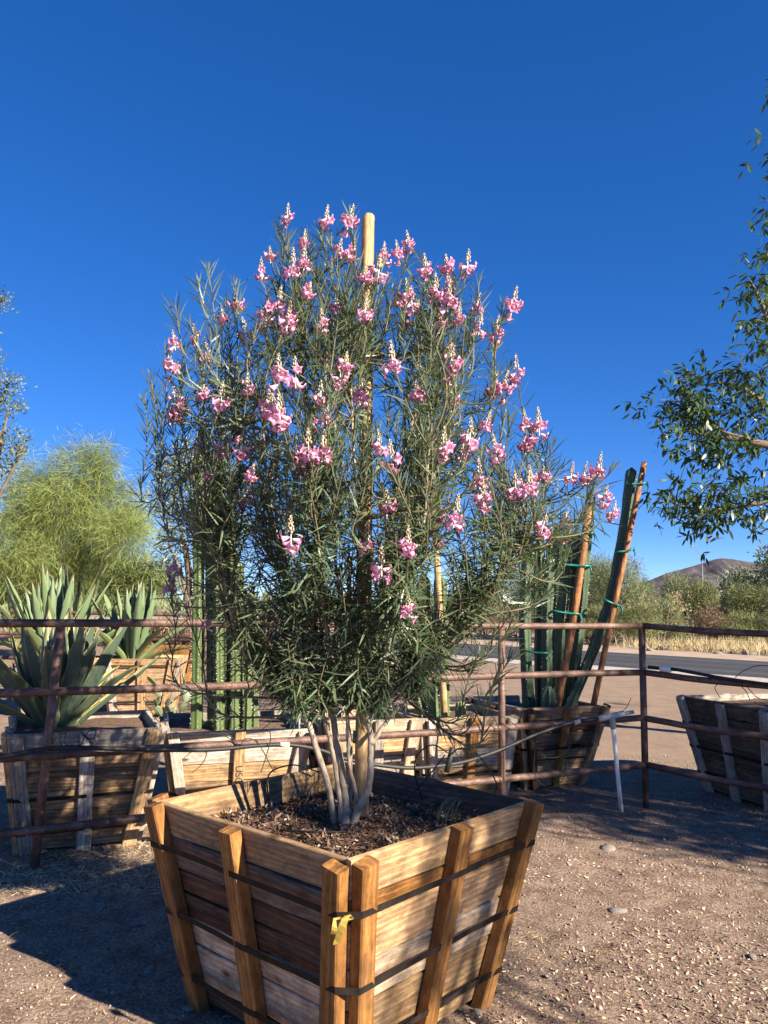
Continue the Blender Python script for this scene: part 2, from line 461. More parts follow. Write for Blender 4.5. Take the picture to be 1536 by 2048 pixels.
r = ramp(ns, [(0, (.030, .030, .032)), (.13, (.026, .026, .028)), (.2, (.055, .055, .055)), (.27, (.026, .026, .028)), (.48, (.026, .026, .028)), (.5, (.075, .07, .055)), (.52, (.026, .026, .028)), (.73, (.026, .026, .028)), (.8, (.055, .055, .055)), (.87, (.026, .026, .028)), (1, (.034, .034, .034))])
mr = nd(ns, 'ShaderNodeMapRange'); mr.inputs['From Min'].default_value = 18.9; mr.inputs['From Max'].default_value = 25.2
ls.new(dt.outputs['Value'], mr.inputs['Value']); ls.new(mr.outputs[0], r.inputs[0])
t = nd(ns, 'ShaderNodeTexNoise', Scale=3.0, Detail=6.0); ls.new(tc.outputs['Object'], t.inputs['Vector'])
r2 = ramp(ns, [(.3, (.8, .8, .8)), (.7, (1.2, 1.2, 1.2))]); ls.new(t.outputs['Fac'], r2.inputs[0])
ls.new(mix(ns, ls, 1, r.outputs[0], r2.outputs[0], 'MULTIPLY'), bs.inputs['Base Color']); bs.inputs['Roughness'].default_value = .8
GRAV = plain('shoulder_gravel', (.36, .32, .28), .95, .3, 5, 0, .2, .5, False)
VERGE = plain('verge_dirt', (.33, .25, .19), .95, .25, 1.5, 0, .2, .5, False)
roadsheet('roadside_gravel', 17.6, 18.96, .006, GRAV, 'pale gravel strip along the near edge of the road', wob=.35)
roadsheet('roadside_verge', 25.1, 40, .005, VERGE, 'dirt verge along the far edge of the road', wob=.3)
roadsheet('road', 18.92, 25.24, .012, ASPH, 'dark asphalt road crossing behind the dirt lot')

# hills
def ridge(name, D, pts, label, mat, depth=500, seed=0):
    xs = np.linspace(pts[0][0], pts[-1][0], 150); hs = np.interp(xs, [p[0] for p in pts], [p[1] for p in pts])
    rows = []
    for j, (k, dy) in enumerate(((0, -depth), (.3, -depth * .55), (.62, -depth * .28), (.88, -depth * .08), (1, 0), (.5, depth * .6), (0, depth))):
        for x, h in zip(xs, hs):
            z = max(0, h) * k
            z += (mnoise.fractal((x / 130, dy / 130 + seed, seed), 1, 2, 5)) * (16 if k < .9 else 4) * (1 if 0 < k else 0) * min(1, max(0, h) / 30)
            rows.append((x, D + dy + 25 * mnoise.noise((x / 60, j, 1)), z if k else -3))
    n = len(xs); Fs = [(j * n + i, j * n + i + 1, (j + 1) * n + i + 1, (j + 1) * n + i) for j in range(6) for i in range(n - 1)]
    return tag(obj(name, mesh(name, rows, Fs, [mat], None, False)), label, 'hill', kind='structure')
HILL = plain('hill_rock', (.085, .073, .078), .95, .45, .02, 0, .1, 0, False)
def hp(x, y, D=2200): p = aty(x, y, D); return (p[0], p[2])
ridge('hills', 2200, [(hp(900, 1215)[0], -5), hp(1180, 1195), hp(1290, 1165), hp(1340, 1143), hp(1400, 1128), hp(1435, 1118), hp(1470, 1121), hp(1500, 1123), hp(1536, 1125), (1400, 120), (1900, 150), (2700, 40)], 'low brown desert hill on the horizon beyond the brush', HILL, 700, 3)

# ------------------------------------------------------------------ planter boxes
def planter(label, center, ang, top, bot, H, rows, soil=.08, stakes=(-1, 0, 1), sw=.075, sd=.045, smats=None, straps=(.78, .45, .13), strapmat=None, mulch=0, group=None, name='planter_box', th=.022, jit=.006, soilmat=None, lean=0.0):
    """rows[k] = list of (height share, material) from the top plank down, for sides k=0..3 (normal at ang + 90k)"""
    root = empty(name, (center[0], center[1], 0), 0)
    tag(root, label, 'planter', group)
    half = lambda z: bot + (top - bot) * z / H
    slope = (top - bot) / H
    rs = random.Random(int(abs(center[0] * 1000) + abs(center[1] * 77)))
    for k in range(4):
        a = ang + k * math.pi / 2
        n = np.array([math.cos(a), math.sin(a), 0]); t = np.array([-n[1], n[0], 0]); up = np.array([0, 0, 1.0])
        spec = rows[k % len(rows)]; tot = sum(s for s, _ in spec)
        z1 = H
        for s, mt in spec:
            hgt = H * .985 * s / tot; z0 = z1 - hgt
            g = rs.uniform(.002, jit); zc = (z0 + z1) / 2
            hw = half(zc) - (0 if k % 2 == 0 else th + .0015)
            c = n * (half(zc) - th / 2 + rs.uniform(-.0045, .0025)) + up * zc
            e = rs.uniform(-.002, .0) 
            dz = rs.uniform(-1, 1) * jit * .5
            p0 = c - t * (hw + e) - up * dz; p1 = c + t * (hw + e) + up * dz
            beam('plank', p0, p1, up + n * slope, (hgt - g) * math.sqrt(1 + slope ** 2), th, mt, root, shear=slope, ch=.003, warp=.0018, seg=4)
            z1 = z0
        for q, s in enumerate(stakes):
            zt = H - rs.uniform(.0, .025); zb = -.02
            off = sd / 2 + .001
            tp = n * (half(zt) + off) + t * s * (half(zt) - sw / 2 - .003) + up * zt
            bt = n * (half(zb) + off) + t * s * (half(zb) - sw / 2 - .003) + up * zb
            if s == 0:
                o1 = rs.uniform(-.02, .02); tp += t * o1; bt += t * (o1 + rs.uniform(-.03, .03))
            mt = smats[(k * 3 + q) % len(smats)] if smats else W_ORANGE
            beam('batten', bt, tp, t, sw, sd, mt, root, ch=.005, warp=.0012, seg=3)
    for q, fz in enumerate(straps):
        z = H * fz; b = .011; pts = []
        for k in range(4):
            a = ang + k * math.pi / 2
            n = np.array([math.cos(a), math.sin(a)]); t = np.array([-n[1], n[0]])
            o_ = half(z) + sd + .003; e = half(z) - .002
            for s in np.linspace(-1, 1, 7):
                sag = .006 * (abs(s) < .9) * (abs(s) > .1)
                pts.append(np.append(n * (o_ - sag) + t * s * e, z + .003 * math.sin(3 * s + q + k)))
        pts = np.array(pts); N = len(pts); out = nrm(pts * [1, 1, 0])
        V = np.vstack([pts + [0, 0, b] + out * (b * slope), pts - [0, 0, b] - out * (b * slope), pts + [0, 0, b] - out * .0015 + out * (b * slope), pts - [0, 0, b] - out * .0015 - out * (b * slope)])
        Fs = []
        for i in range(N):
            j = (i + 1) % N
            Fs += [(i, N + i, N + j, j), (2 * N + i, 2 * N + j, 3 * N + j, 3 * N + i), (i, j, 2 * N + j, 2 * N + i), (N + i, 3 * N + i, 3 * N + j, N + j)]
        obj('strap', mesh('strap', V, Fs, [strapmat or STRAP]), root)
    # soil
    zs = H - soil; hw = half(zs) - th - .004
    G = 40 if mulch else 14
    u = np.linspace(-1, 1, G)
    ca, sa = math.cos(ang), math.sin(ang)
    V = []
    for j in u:
        for i in u:
            x, y = i * hw, j * hw
            X, Y = x * ca - y * sa, x * sa + y * ca
            z = zs + .022 * mnoise.noise((X * 4, Y * 4, center[0])) + .010 * mnoise.noise((X * 15, Y * 15, 2)) + .02 * (1 - i * i) * (1 - j * j)
            V.append((X, Y, z))
    Fs = [(j * G + i, j * G + i + 1, (j + 1) * G + i + 1, (j + 1) * G + i) for j in range(G - 1) for i in range(G - 1)]
    obj('soil', mesh('soil', V, Fs, [soilmat or SOIL], None, True), root)
    if mulch:
        r2 = np.random.default_rng(3)
        n_ = mulch
        ij = r2.uniform(-.985, .985, (n_, 2)) * hw
        X = ij[:, 0] * ca - ij[:, 1] * sa; Y = ij[:, 0] * sa + ij[:, 1] * ca
        Z = np.array([zs + .022 * mnoise.noise((a * 4, b * 4, center[0])) + .010 * mnoise.noise((a * 15, b * 15, 2)) for a, b in zip(X, Y)]) + .02 * (1 - (ij[:, 0] / hw) ** 2) * (1 - (ij[:, 1] / hw) ** 2)
        D = r2.normal(size=(n_, 3)) * [1, 1, .42]; N = r2.normal(size=(n_, 3)) * [.5, .5, 1]
        Ln = r2.uniform(.008, .034, n_); Wd = r2.uniform(.003, .010, n_)
        V, Q, T = strips(np.stack([X, Y, Z + .002], 1), D, N, Ln, Wd, r2.uniform(-.3, .3, n_), (.8, 1, .9))
        pal = np.array([(.10, .055, .035), (.17, .10, .065), (.06, .035, .025), (.26, .17, .11), (.42, .33, .24), (.55, .48, .40), (.13, .07, .05)])
        ci = r2.choice(len(pal), n_, p=[.25, .22, .2, .15, .08, .03, .07])
        c = np.repeat(pal[ci] * r2.uniform(.7, 1.3, (n_, 1)), 7, 0)
        tag(obj('mulch', mesh_np('mulch', V, Q, T, [CHIP], False, c), root), kind='stuff')
    return root
SOIL = plain('planter_soil', (.13, .085, .06), .95, .5, 40, 0, .1, .9)

MBC = (-.13, 3.17); MBA = R(-41.3)
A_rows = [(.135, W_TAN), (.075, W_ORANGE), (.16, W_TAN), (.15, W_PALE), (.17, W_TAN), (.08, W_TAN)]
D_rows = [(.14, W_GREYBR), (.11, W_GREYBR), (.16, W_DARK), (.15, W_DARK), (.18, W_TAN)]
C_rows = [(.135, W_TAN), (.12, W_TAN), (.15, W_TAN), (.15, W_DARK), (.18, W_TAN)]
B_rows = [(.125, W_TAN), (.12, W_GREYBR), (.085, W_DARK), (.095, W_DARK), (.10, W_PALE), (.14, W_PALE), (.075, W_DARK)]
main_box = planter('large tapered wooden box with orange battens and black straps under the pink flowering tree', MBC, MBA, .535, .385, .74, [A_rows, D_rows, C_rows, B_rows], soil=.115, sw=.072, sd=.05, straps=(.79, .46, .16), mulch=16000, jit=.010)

OB = [(.18, W_GREY), (.14, W_BACK), (.16, W_BACK), (.15, W_TAN), (.18, W_BACK), (.14, W_BACK)]
OB2 = [(.2, W_GREY), (.16, W_GREY), (.2, W_TAN), (.18, W_BACK), (.2, W_BACK)]
OB3 = [(.2, W_PALE), (.16, W_TAN), (.2, W_GREY), (.18, W_BACK), (.2, W_BACK)]
def box_front(pl, pr, half_depth_extra=0.0):
    """front top edge endpoints (incl. battens) -> centre, angle, half width"""
    pl = np.array(pl); pr = np.array(pr); d = pr - pl; w = np.linalg.norm(d); d /= w
    n = np.array([d[1], -d[0]]); hw = w / 2
    c = (pl + pr) / 2 - n * (hw + .045)
    return c, math.atan2(n[1], n[0]), hw - .005
c, a, hw = box_front((-2.19, 4.62), (-1.36, 4.97))
boxA = planter('weathered box of the yellow edged agave, behind the left fence post', c, a, hw, .335, .715, [OB], soil=.05, sw=.085, sd=.032, smats=[W_GREY, W_GREY, W_TAN], straps=(.45, .17), soilmat=None)
cA = c
c, a, hw = box_front((-1.467, 5.42), (-.49, 5.72))
boxB = planter('pale weathered box holding the cluster of thin upright cactus columns', c, a, hw, .40, .61, [OB2], soil=.06, sw=.075, sd=.035, smats=[W_GREY, W_TAN, W_GREY], straps=(.3,))
cB = c
c, a, hw = box_front((-.31, 5.50), (.305, 5.75))
boxC = planter('small sunlit pale wooden box behind the trunk of the flowering tree', c, a, hw, .25, .69, [OB3], soil=.06, sw=.07, sd=.035, smats=[W_PALE, W_GREY, W_PALE], straps=(.55, .2))
cC = c
c, a, hw = box_front((.355, 5.97), (1.10, 6.24))
boxD = planter('pale wooden box with three battens beside the middle fence post', c, a, hw, .32, .655, [OB3], soil=.06, sw=.07, sd=.04, smats=[W_GREY, W_ORANGE, W_GREY], straps=(.35,))
cD = c
c, a, hw = box_front((1.20, 6.42), (2.00, 6.80))
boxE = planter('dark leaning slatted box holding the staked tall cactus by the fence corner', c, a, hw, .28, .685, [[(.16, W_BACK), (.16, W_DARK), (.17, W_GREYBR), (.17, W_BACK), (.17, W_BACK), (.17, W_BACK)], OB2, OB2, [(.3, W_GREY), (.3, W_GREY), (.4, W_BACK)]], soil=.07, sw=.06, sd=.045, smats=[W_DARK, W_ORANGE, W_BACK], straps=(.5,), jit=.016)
cE = c
cF = np.array([3.27, 6.55])
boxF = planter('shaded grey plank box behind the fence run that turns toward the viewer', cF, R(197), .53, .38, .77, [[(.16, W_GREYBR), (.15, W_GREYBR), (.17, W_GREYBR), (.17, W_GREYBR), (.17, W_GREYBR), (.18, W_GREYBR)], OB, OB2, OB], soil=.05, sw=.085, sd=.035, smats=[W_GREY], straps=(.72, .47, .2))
c, a, hw = box_front((-3.66, 10.22), (-2.70, 10.34))
boxG2 = planter('warm brown box of the right hand plain agave in the back row', c, a, hw, .36, .76, [[(.15, W_TAN), (.2, W_BACK), (.2, W_BACK), (.2, W_BACK), (.25, W_BACK)]], soil=.05, sw=.1, sd=.035, smats=[W_GREY, W_TAN, W_TAN], straps=(.88, .25))
cG2 = c
c, a, hw = box_front((-4.75, 10.08), (-3.80, 10.20))
boxG1 = planter('brown box of the left hand plain agave in the back row', c, a, hw, .36, .74, [[(.15, W_TAN), (.2, W_BACK), (.2, W_TAN), (.2, W_BACK), (.25, W_BACK)]], soil=.05, sw=.1, sd=.035, smats=[W_GREY, W_TAN, W_TAN], straps=(.88, .25))
cG1 = c
c, a, hw = box_front((-4.25, 13.6), (-3.25, 13.75))
boxH = planter('farthest orange brown box beyond the back fence rails', c, a, hw, .38, .72, [[(.3, W_ORANGE), (.3, W_BACK), (.3, W_TAN)]], soil=.05, sw=.09, sd=.035, straps=(.5,))

# stencilled lettering on the middle batten of the pale box
ft = bpy.data.curves.new('stencil', 'FONT'); ft.body = 'USG-4'; ft.size = .072; ft.extrude = .0006; ft.align_x = 'CENTER'; ft.align_y = 'CENTER'
fo = bpy.data.objects.new('tmp', ft); COL.objects.link(fo)
bpy.context.view_layer.update()
tme = bpy.data.meshes.new_from_object(fo.evaluated_get(bpy.context.evaluated_depsgraph_get()))
bpy.data.objects.remove(fo, do_unlink=True)
tme.materials.clear(); tme.materials.append(INK)
bts = [o for o in boxB.children if o.name.startswith('batten')]
tb = bts[1]
lt = obj('stencil_lettering', tme, tb)
# batten local axes: X along length (up), Z across, Y = Z x X -> outward sign checked at build
yv = tb.matrix_local.to_3x3() @ Vector((0, 1, 0)); nrm_front = Vector((math.cos(a), math.sin(a), 0))
bd = boxB.matrix_local.translation
cen = tb.matrix_local.translation
sgn = 1 if (yv.x * cen.x + yv.y * cen.y) > 0 else -1
# text reads downward along the batten: text +X = -X(local), text normal = outward
ex = Vector((-1, 0, 0)); ez = Vector((0, sgn, 0)); ey = ez.cross(ex)
lt.matrix_local = Matrix(((ex.x, ey.x, ez.x, -.02), (ex.y, ey.y, ez.y, sgn * (.0175 + .0012)), (ex.z, ey.z, ez.z, 0), (0, 0, 0, 1)))

# ------------------------------------------------------------------ pipe fence
fence = tag(empty('pipe_fence', (FC[0], FC[1], 0)), 'rusty four rail pipe fence turning a corner behind the large tree box', 'fence')
def frel(p): return np.array([p[0] - FC[0], p[1] - FC[1], p[2]])
HT = [(1.367, 1.382), (.978, 1.018), (.607, .664), (.207, .312)]
PR = .0245
for zl, zr in HT:
    a3 = np.append(FA + (np.array([-2.17, 4.48]) - FA), zl); b3 = np.append(FC, zr)
    dv = b3 - a3; a3 = a3 - dv * .55
    P = [a3 + (b3 - a3) * s + np.array([0, 0, .006 * math.sin(9 * s + zl * 7)]) for s in np.linspace(0, 1, 9)]
    tube('rail', [frel(p) for p in P], PR, PIPE, fence, 14, 3)
F2 = np.array([2.80, 5.68]); d2 = nrm(F2 - FC)
for (zl, zr), z2 in zip(HT, (1.347, .975, .613, .255)):
    e2 = np.append(FC + d2 * 4.2, zr + (z2 - zr) * 4.2 / np.linalg.norm(F2 - FC) * .35)
    m2 = np.append(F2, z2)
    tube('rail', [frel(np.append(FC, zr)), frel(m2), frel(e2)], PR, PIPE, fence, 14, 4)
for (X, Y), top in (((-1.895, 4.591), 1.35), ((.877, 5.709), 1.36), ((2.067, 6.189), 1.40), ((FC + d2 * 3.0), 1.33)):
    tube('post', [frel((X - (.06 if X < -1 else 0), Y, -.06)), frel((X, Y, top))], .026, PIPE, fence, 14, 2)
# back fence at the left
bf = tag(empty('pipe_fence', (-3.6, 12.2, 0)), 'far rusty pipe fence with a double middle rail behind the back row agaves', 'fence')
for z in (1.32, .98, .93, .60, .27):
    tube('rail', [(-5.5, .35, z), (0, 0, z), (2.6, -.2, z)], .03, PIPE, bf, 10, 3)
for x in (-4.5, -1.75, 2.5):
    tube('post', [(x, -.02 * x + .05, -.05), (x, -.02 * x + .05, 1.33)], .03, PIPE, bf, 10, 2)

# ------------------------------------------------------------------ irrigation
hp_ = [fp(x, y, .09) for x, y in ((-120, 1530), (0, 1514), (70, 1501), (140, 1495), (240, 1498), (330, 1500), (430, 1499), (520, 1491), (580, 1490), (640, 1500), (700, 1520), (800, 1535), (870, 1533), (935, 1522), (1000, 1500), (1060, 1474), (1120, 1452), (1160, 1442))]
hose = tag(empty('irrigation_hose', tuple(hp_[5])), 'black irrigation hose lying along the third fence rail', 'hose')
hr = lambda p: np.array(p) - hp_[5]
tube('hose', [hr(p) for p in hp_], .013, HOSE, hose, 10, 6)
tg = fp(560, 1489, .092); tg2 = fp(578, 1490, .092)
tube('tag', [hr(tg), hr(tg2)], .0155, TAGM, hose, 10, 2)
pv = [fp(x, y, .09) for x, y in ((1148, 1446), (1168, 1439))]
tube('coupling', [hr(p) for p in pv], .0175, PVCD, hose, 10, 2)
st0 = fp(905, 1495, .10); st1 = fp(893, 1545, .10)
tube('end_plug', [hr(st0), hr(st1)], .02, HOSE, hose, 10, 2)
q = gz(1243, 1622, 0); topp = fp(1224, 1432, .12)
pvc = tag(empty('pvc_riser', (q[0], q[1], 0)), 'leaning white plastic pipe leg with grey tee fitting at the fence corner', 'pipe')
pr_ = lambda p: np.array(p) - np.array([q[0], q[1], 0])
tube('riser', [pr_((q[0], q[1], -.03)), pr_(topp)], .0165, PVC, pvc, 12, 3)
tube('tee', [pr_(fp(1196, 1438, .11)), pr_(topp), pr_(fp(1246, 1427, .11))], .0225, PVCD, pvc, 12, 3)
tube('collar', [pr_(topp), pr_(np.array(topp) * .87 + np.array([q[0], q[1], 0]) * .13)], .0225, PVCD, pvc, 12, 2)
tube('stub', [pr_(fp(1160, 1442, .095)), pr_(fp(1200, 1437, .11))], .016, HOSE, pvc, 12, 2)
tube('stub', [pr_(fp(1244, 1428, .11)), pr_(fp(1266, 1424, .11))], .015, PVCD, pvc, 12, 2)
tube('wire', [pr_(fp(1238, 1428, .13)), pr_(fp(1252, 1416, .13)), pr_(fp(1262, 1396, .13))], .0025, HOSE, pvc, 5, 4)
# hose on the side fence
def f2p(x, y, off=0.0):
    n2 = np.array([d2[1], -d2[0]]); 
    if n2 @ FC > 0: n2 = -n2
    d = ray(x, y); t = ((FC + n2 * off) @ n2) / (d[:2] @ n2); return d * t + np.array([0, 0, EYE])
sp = [f2p(x, y, .02) for x, y in ((1296, 1334), (1318, 1336), (1345, 1338), (1390, 1346), (1450, 1357), (1536, 1369), (1620, 1380))]
sh = tag(empty('irrigation_hose', tuple(sp[0])), 'thin black hose with white coupling on the shaded side fence', 'hose')
tube('hose', [p - sp[0] for p in sp], .013, HOSE, sh, 8, 5)
tube('coupling', [f2p(1320, 1337, .02) - sp[0], f2p(1342, 1339, .02) - sp[0]], .024, PVC, sh, 10, 2)
# drip tubes
DT = 'loops of thin black drip tubing hanging from the fence hose'
def drip(pts, label, r=.0032, plane=None):
    P = [np.array(plane(x, y)) for x, y in pts] if plane else [np.array(p) for p in pts]
    o = tube('drip_tube', [p - P[0] for p in P], r, HOSE, None, 6, 8); o.location = P[0]
    return tag(o, label, 'tube', 'drip irrigation tubing')
f_ = lambda off: (lambda x, y: fp(x, y, off))
drip([(105, 1487), (125, 1462), (150, 1459), (170, 1470), (185, 1492)], 'short drip tube arch over the rim of the agave box', plane=f_(.07))
drip([(125, 1492), (118, 1475), (132, 1466), (128, 1485), (140, 1492)], 'tangled drip tube knot beside the agave box arch', plane=f_(.075))
drip([(160, 1492), (175, 1465), (192, 1460), (185, 1478), (165, 1470), (190, 1490)], 'tangled drip tube curl at the agave box batten', plane=f_(.085))
drip([(330, 1448), (312, 1420), (290, 1395), (288, 1400), (300, 1420), (318, 1445)], 'drip tube loop standing above the corner between two boxes', plane=f_(-.35))
drip([(415, 1466), (440, 1468), (460, 1478), (474, 1492)], 'drip tube bent over the pale box rim', plane=f_(.03))
drip([(440, 1464), (460, 1472), (478, 1492)], 'second drip tube bent over the pale box rim', plane=f_(.04))
drip([(480, 1492), (490, 1478), (508, 1480), (525, 1500), (538, 1525), (548, 1545)], 'drip tube crossing down in front of the pale box', plane=f_(.1))
drip([(538, 1455), (541, 1480), (530, 1520), (522, 1545)], 'drip tube crossing up beside the hose tag', plane=f_(.12))
drip([(505, 1428), (525, 1412), (540, 1410), (548, 1425), (540, 1445), (525, 1458)], 'drip tube hoop over the corner of the pale box', plane=f_(-.1))
drip([(860, 1440), (885, 1460), (905, 1490), (918, 1518), (926, 1522)], 'drip tube running from box rim to the grey hose', plane=f_(.06))
drip([(985, 1430), (997, 1455), (1006, 1490), (1008, 1570)], 'drip tube hanging straight down by the middle post', plane=f_(.05))
drip([(1000, 1430), (1030, 1450), (1055, 1475), (1070, 1492), (1085, 1500)], 'drip tube slanting across the dark box', plane=f_(.07))
drip([(1125, 1440), (1140, 1460), (1142, 1490), (1120, 1512), (1095, 1515), (1076, 1500), (1073, 1480), (1085, 1465), (1105, 1465)], 'big drip tube ring in front of the dark leaning box', plane=f_(.08))
drip([(1072, 1485), (1068, 1530), (1075, 1560), (1100, 1575), (1125, 1560), (1133, 1520), (1138, 1480), (1120, 1450)], 'tall drip tube loop hanging low on the dark box', plane=f_(.06))
drip([(1100, 1436), (1120, 1450), (1130, 1475), (1138, 1500)], 'drip tube hooked over the third rail near the dark box', plane=f_(.05))
g2_ = lambda x, y: f2p(x, y, .06)
drip([(1440, 1395), (1430, 1375), (1445, 1365), (1470, 1366), (1490, 1380), (1500, 1400)], 'drip tube loop above the shaded side box', plane=lambda x, y: f2p(x, y, -.3))
drip([(1470, 1355), (1490, 1340), (1520, 1331), (1560, 1335)], 'drip tube arching off the side fence hose', plane=g2_)
drip([(1480, 1362), (1495, 1375), (1515, 1395), (1540, 1402)], 'drip tube dropping into the shaded side box', plane=lambda x, y: f2p(x, y, -.3))
# tubes inside the main box
mz = .74 - .115
def mb(x, y, z): return gz(x, y, z)
drip([mb(537, 1600, .65), mb(535, 1560, .74), mb(548, 1540, .77), mb(590, 1530, .78), mb(640, 1545, .73)], 'drip tube arching from the mulch to the flowering tree trunk', .0035)
drip([mb(560, 1660, .645), mb(640, 1664, .65), mb(700, 1662, .65), mb(740, 1652, .652), mb(765, 1632, .65)], 'drip tube ring lying on the mulch around the trunk', .004)
drip([mb(845, 1600, .65), mb(830, 1550, .78), mb(835, 1510, .88), mb(865, 1490, .92), mb(895, 1505, .88)], 'drip tube looping out of the mulch behind the trunk', .003)
drip([mb(808, 1606, .65), mb(850, 1560, .76), mb(890, 1510, .87)], 'stiff drip tube slanting from mulch to hose plug', .003)
drip([mb(1010, 1605, .68), mb(985, 1550, .80), mb(955, 1510, .90), mb(920, 1497, .92), mb(895, 1515, .88)], 'drip tube arching to the right corner of the tree box', .003)
drip([mb(1008, 1606, .67), mb(975, 1612, .665), mb(945, 1622, .66)], 'drip tube end lying along the right box wall', .004)

# yellow ribbon on the near corner strap
rb = MB(); N0 = gz(690, 1812, .585)
rp = np.array(N0) + np.array([-.005, -.085, 0])
def flap(off, w, l, tilt, fold):
    V = []
    for k, s in enumerate(np.linspace(0, 1, 6)):
        c = rp + np.array(off) + np.array([tilt * s, -.012 * math.sin(s * 3 + fold) - .004, -l * s])
        wv = np.array([w, .006 * math.sin(5 * s + fold), .18 * w]) * (1 - .25 * s)
        V += [c - wv / 2, c + wv / 2]
    rb.add(V, [(2 * k, 2 * k + 1, 2 * k + 3, 2 * k + 2) for k in range(5)])
flap((-.014, 0, 0), .022, .045, -.01, 0); flap((.012, -.004, .008), .024, .085, -.028, 1.2); flap((.016, .002, .01), .02, .02, .012, 2.0)
ro = rb.build('ribbon', [RIBBON], None)
tag(ro, 'torn yellow flagging ribbon tied at the near corner of the tree box', 'ribbon')
sm = ro.modifiers.new('thick', 'SOLIDIFY'); sm.thickness = .0012

# ------------------------------------------------------------------ cacti
def cactus_mat(name, c1, c2):
    m, ns, ls, bs = new_mat(name)
    t = nd(ns, 'ShaderNodeTexNoise', Scale=5.0, Detail=5.0, Roughness=.6); ls.new(coords(ns, ls, (1, 1, .4)), t.inputs['Vector'])
    r = ramp(ns, [(.3, c1), (.7, c2)]); ls.new(t.outputs['Fac'], r.inputs[0]); ls.new(r.outputs[0], bs.inputs['Base Color'])
    bs.inputs['Roughness'].default_value = .48; bs.inputs['Specular IOR Level'].default_value = .4
    bump(ns, ls, bs, t.outputs['Fac'], .2, .004)
    return m
CAC = cactus_mat('cactus_green', (.052, .082, .026), (.098, .135, .048))
CAC2 = cactus_mat('cactus_dark_green', (.032, .062, .032), (.06, .10, .05))
SPINE = plain('cactus_spine', (.62, .58, .48), .7, .2, 50)
def column(parent, base, pts, r, ribs=6, mat=CAC, top_round=True, spines=True, rot=0.0, pinch=()):
    P = catmull([np.array(p) - np.array(base) for p in pts], 14)
    # resample evenly
    s = np.concatenate([[0], np.cumsum(np.linalg.norm(np.diff(P, axis=0), axis=1))]); Ltot = s[-1]
    n = max(10, int(Ltot / .035)); st = np.linspace(0, Ltot, n)
    P = np.stack([np.interp(st, s, P[:, k]) for k in range(3)], 1)
    rr = np.full(n, r) * (1 + .05 * np.sin(st * 9 + rot * 5) + .03 * np.sin(st * 23 + rot))
    d = Ltot - st
    rr *= np.sqrt(np.clip(1 - np.clip(1 - d / (r * 1.3), 0, 1) ** 2, .02, 1))
    for pz in pinch: rr *= 1 - .28 * np.exp(-((st - pz) / .02) ** 2)
    sides = ribs * 4
    prof = lambda th, i: .66 + .40 * np.power(.5 + .5 * np.cos(ribs * (th + rot)), 1.6)
    V, Fs = sweep(P, rr, sides, True, prof)
    o = obj('column', mesh('column', V, Fs, [mat], None, True), parent)
    if spines:
        T, N, B = frames(P); C = []; Dn = []; Nn = []
        for k in range(ribs):
            th = 2 * math.pi * k / ribs - rot
            for q in np.arange(.02, Ltot, .019):
                i = np.interp(q, st, np.arange(n)); i0 = int(min(i, n - 1))
                nv = math.cos(th) * N[i0] + math.sin(th) * B[i0]
                pc = np.array([np.interp(q, st, P[:, j]) for j in range(3)]) + nv * np.interp(q, st, rr) * 1.055
                for _ in range(2):
                    C.append(pc - nv * .003); Dn.append(nv + rng.normal(size=3) * .9); Nn.append(rng.normal(size=3))
        V, Q, Tt = strips(np.array(C), np.array(Dn), np.array(Nn), rng.uniform(.008, .016, len(C)), .0035, 0, (1, .8, .5))
        tag(obj('spines', mesh_np('spines', V, Q, Tt, [SPINE]), o), kind='stuff')
    return o
def cactus(label, base, cols, mat=CAC):
    root = tag(empty('columnar_cactus', tuple(base)), label, 'cactus')
    for k, (pts, r, ribs, pin) in enumerate(cols):
        column(root, base, pts, r, ribs, mat, rot=k * .7 + .2, pinch=pin)
    return root
def cp(Y, *px): return [aty(x, y, Y) for x, y in px]
zB = .52
cols = []
for x0, x1, ytop, Y, w, rb_, pin in ((392, 398, 895, 5.95, .047, 5, ()), (424, 416, 960, 6.02, .041, 6, (.26,)), (452, 446, 1010, 5.92, .040, 6, (.26,)), (482, 478, 1120, 6.0, .040, 6, (.35,)), (508, 505, 1180, 6.06, .037, 6, ()), (466, 462, 1000, 6.14, .043, 6, ()), (436, 430, 900, 6.2, .043, 6, ()), (494, 498, 1260, 5.9, .034, 6, ()), (468, 466, 1090, 5.88, .036, 6, (.3,)), (438, 432, 1000, 5.88, .036, 6, (.27,))):
    b = aty(x0, 1480, Y); b[2] = zB - .03
    tp = aty(x1, ytop, Y)
    mid = (b + tp) / 2 + np.array([rng.uniform(-.012, .012), rng.uniform(-.01, .01), 0])
    cols.append(([b, mid, tp], w, rb_, pin))
cact1 = cactus('cluster of tall light green cactus columns in the pale box left of the flowering tree', (aty(450, 1480, 6.0)[0], 6.0, zB), cols)
for nm, (x, y) in (('t', (402, 1118)), ('t', (408, 985))):
    p = aty(x + 8, y, 6.0)
    tube('tie_tape', [np.array(p) + np.array([.075 * math.cos(t_), .085 * math.sin(t_), .004 * math.sin(3 * t_)]) - np.array(cact1.location) for t_ in np.linspace(0, 2 * math.pi, 9)], .007, TAPE, cact1, 6, 3)
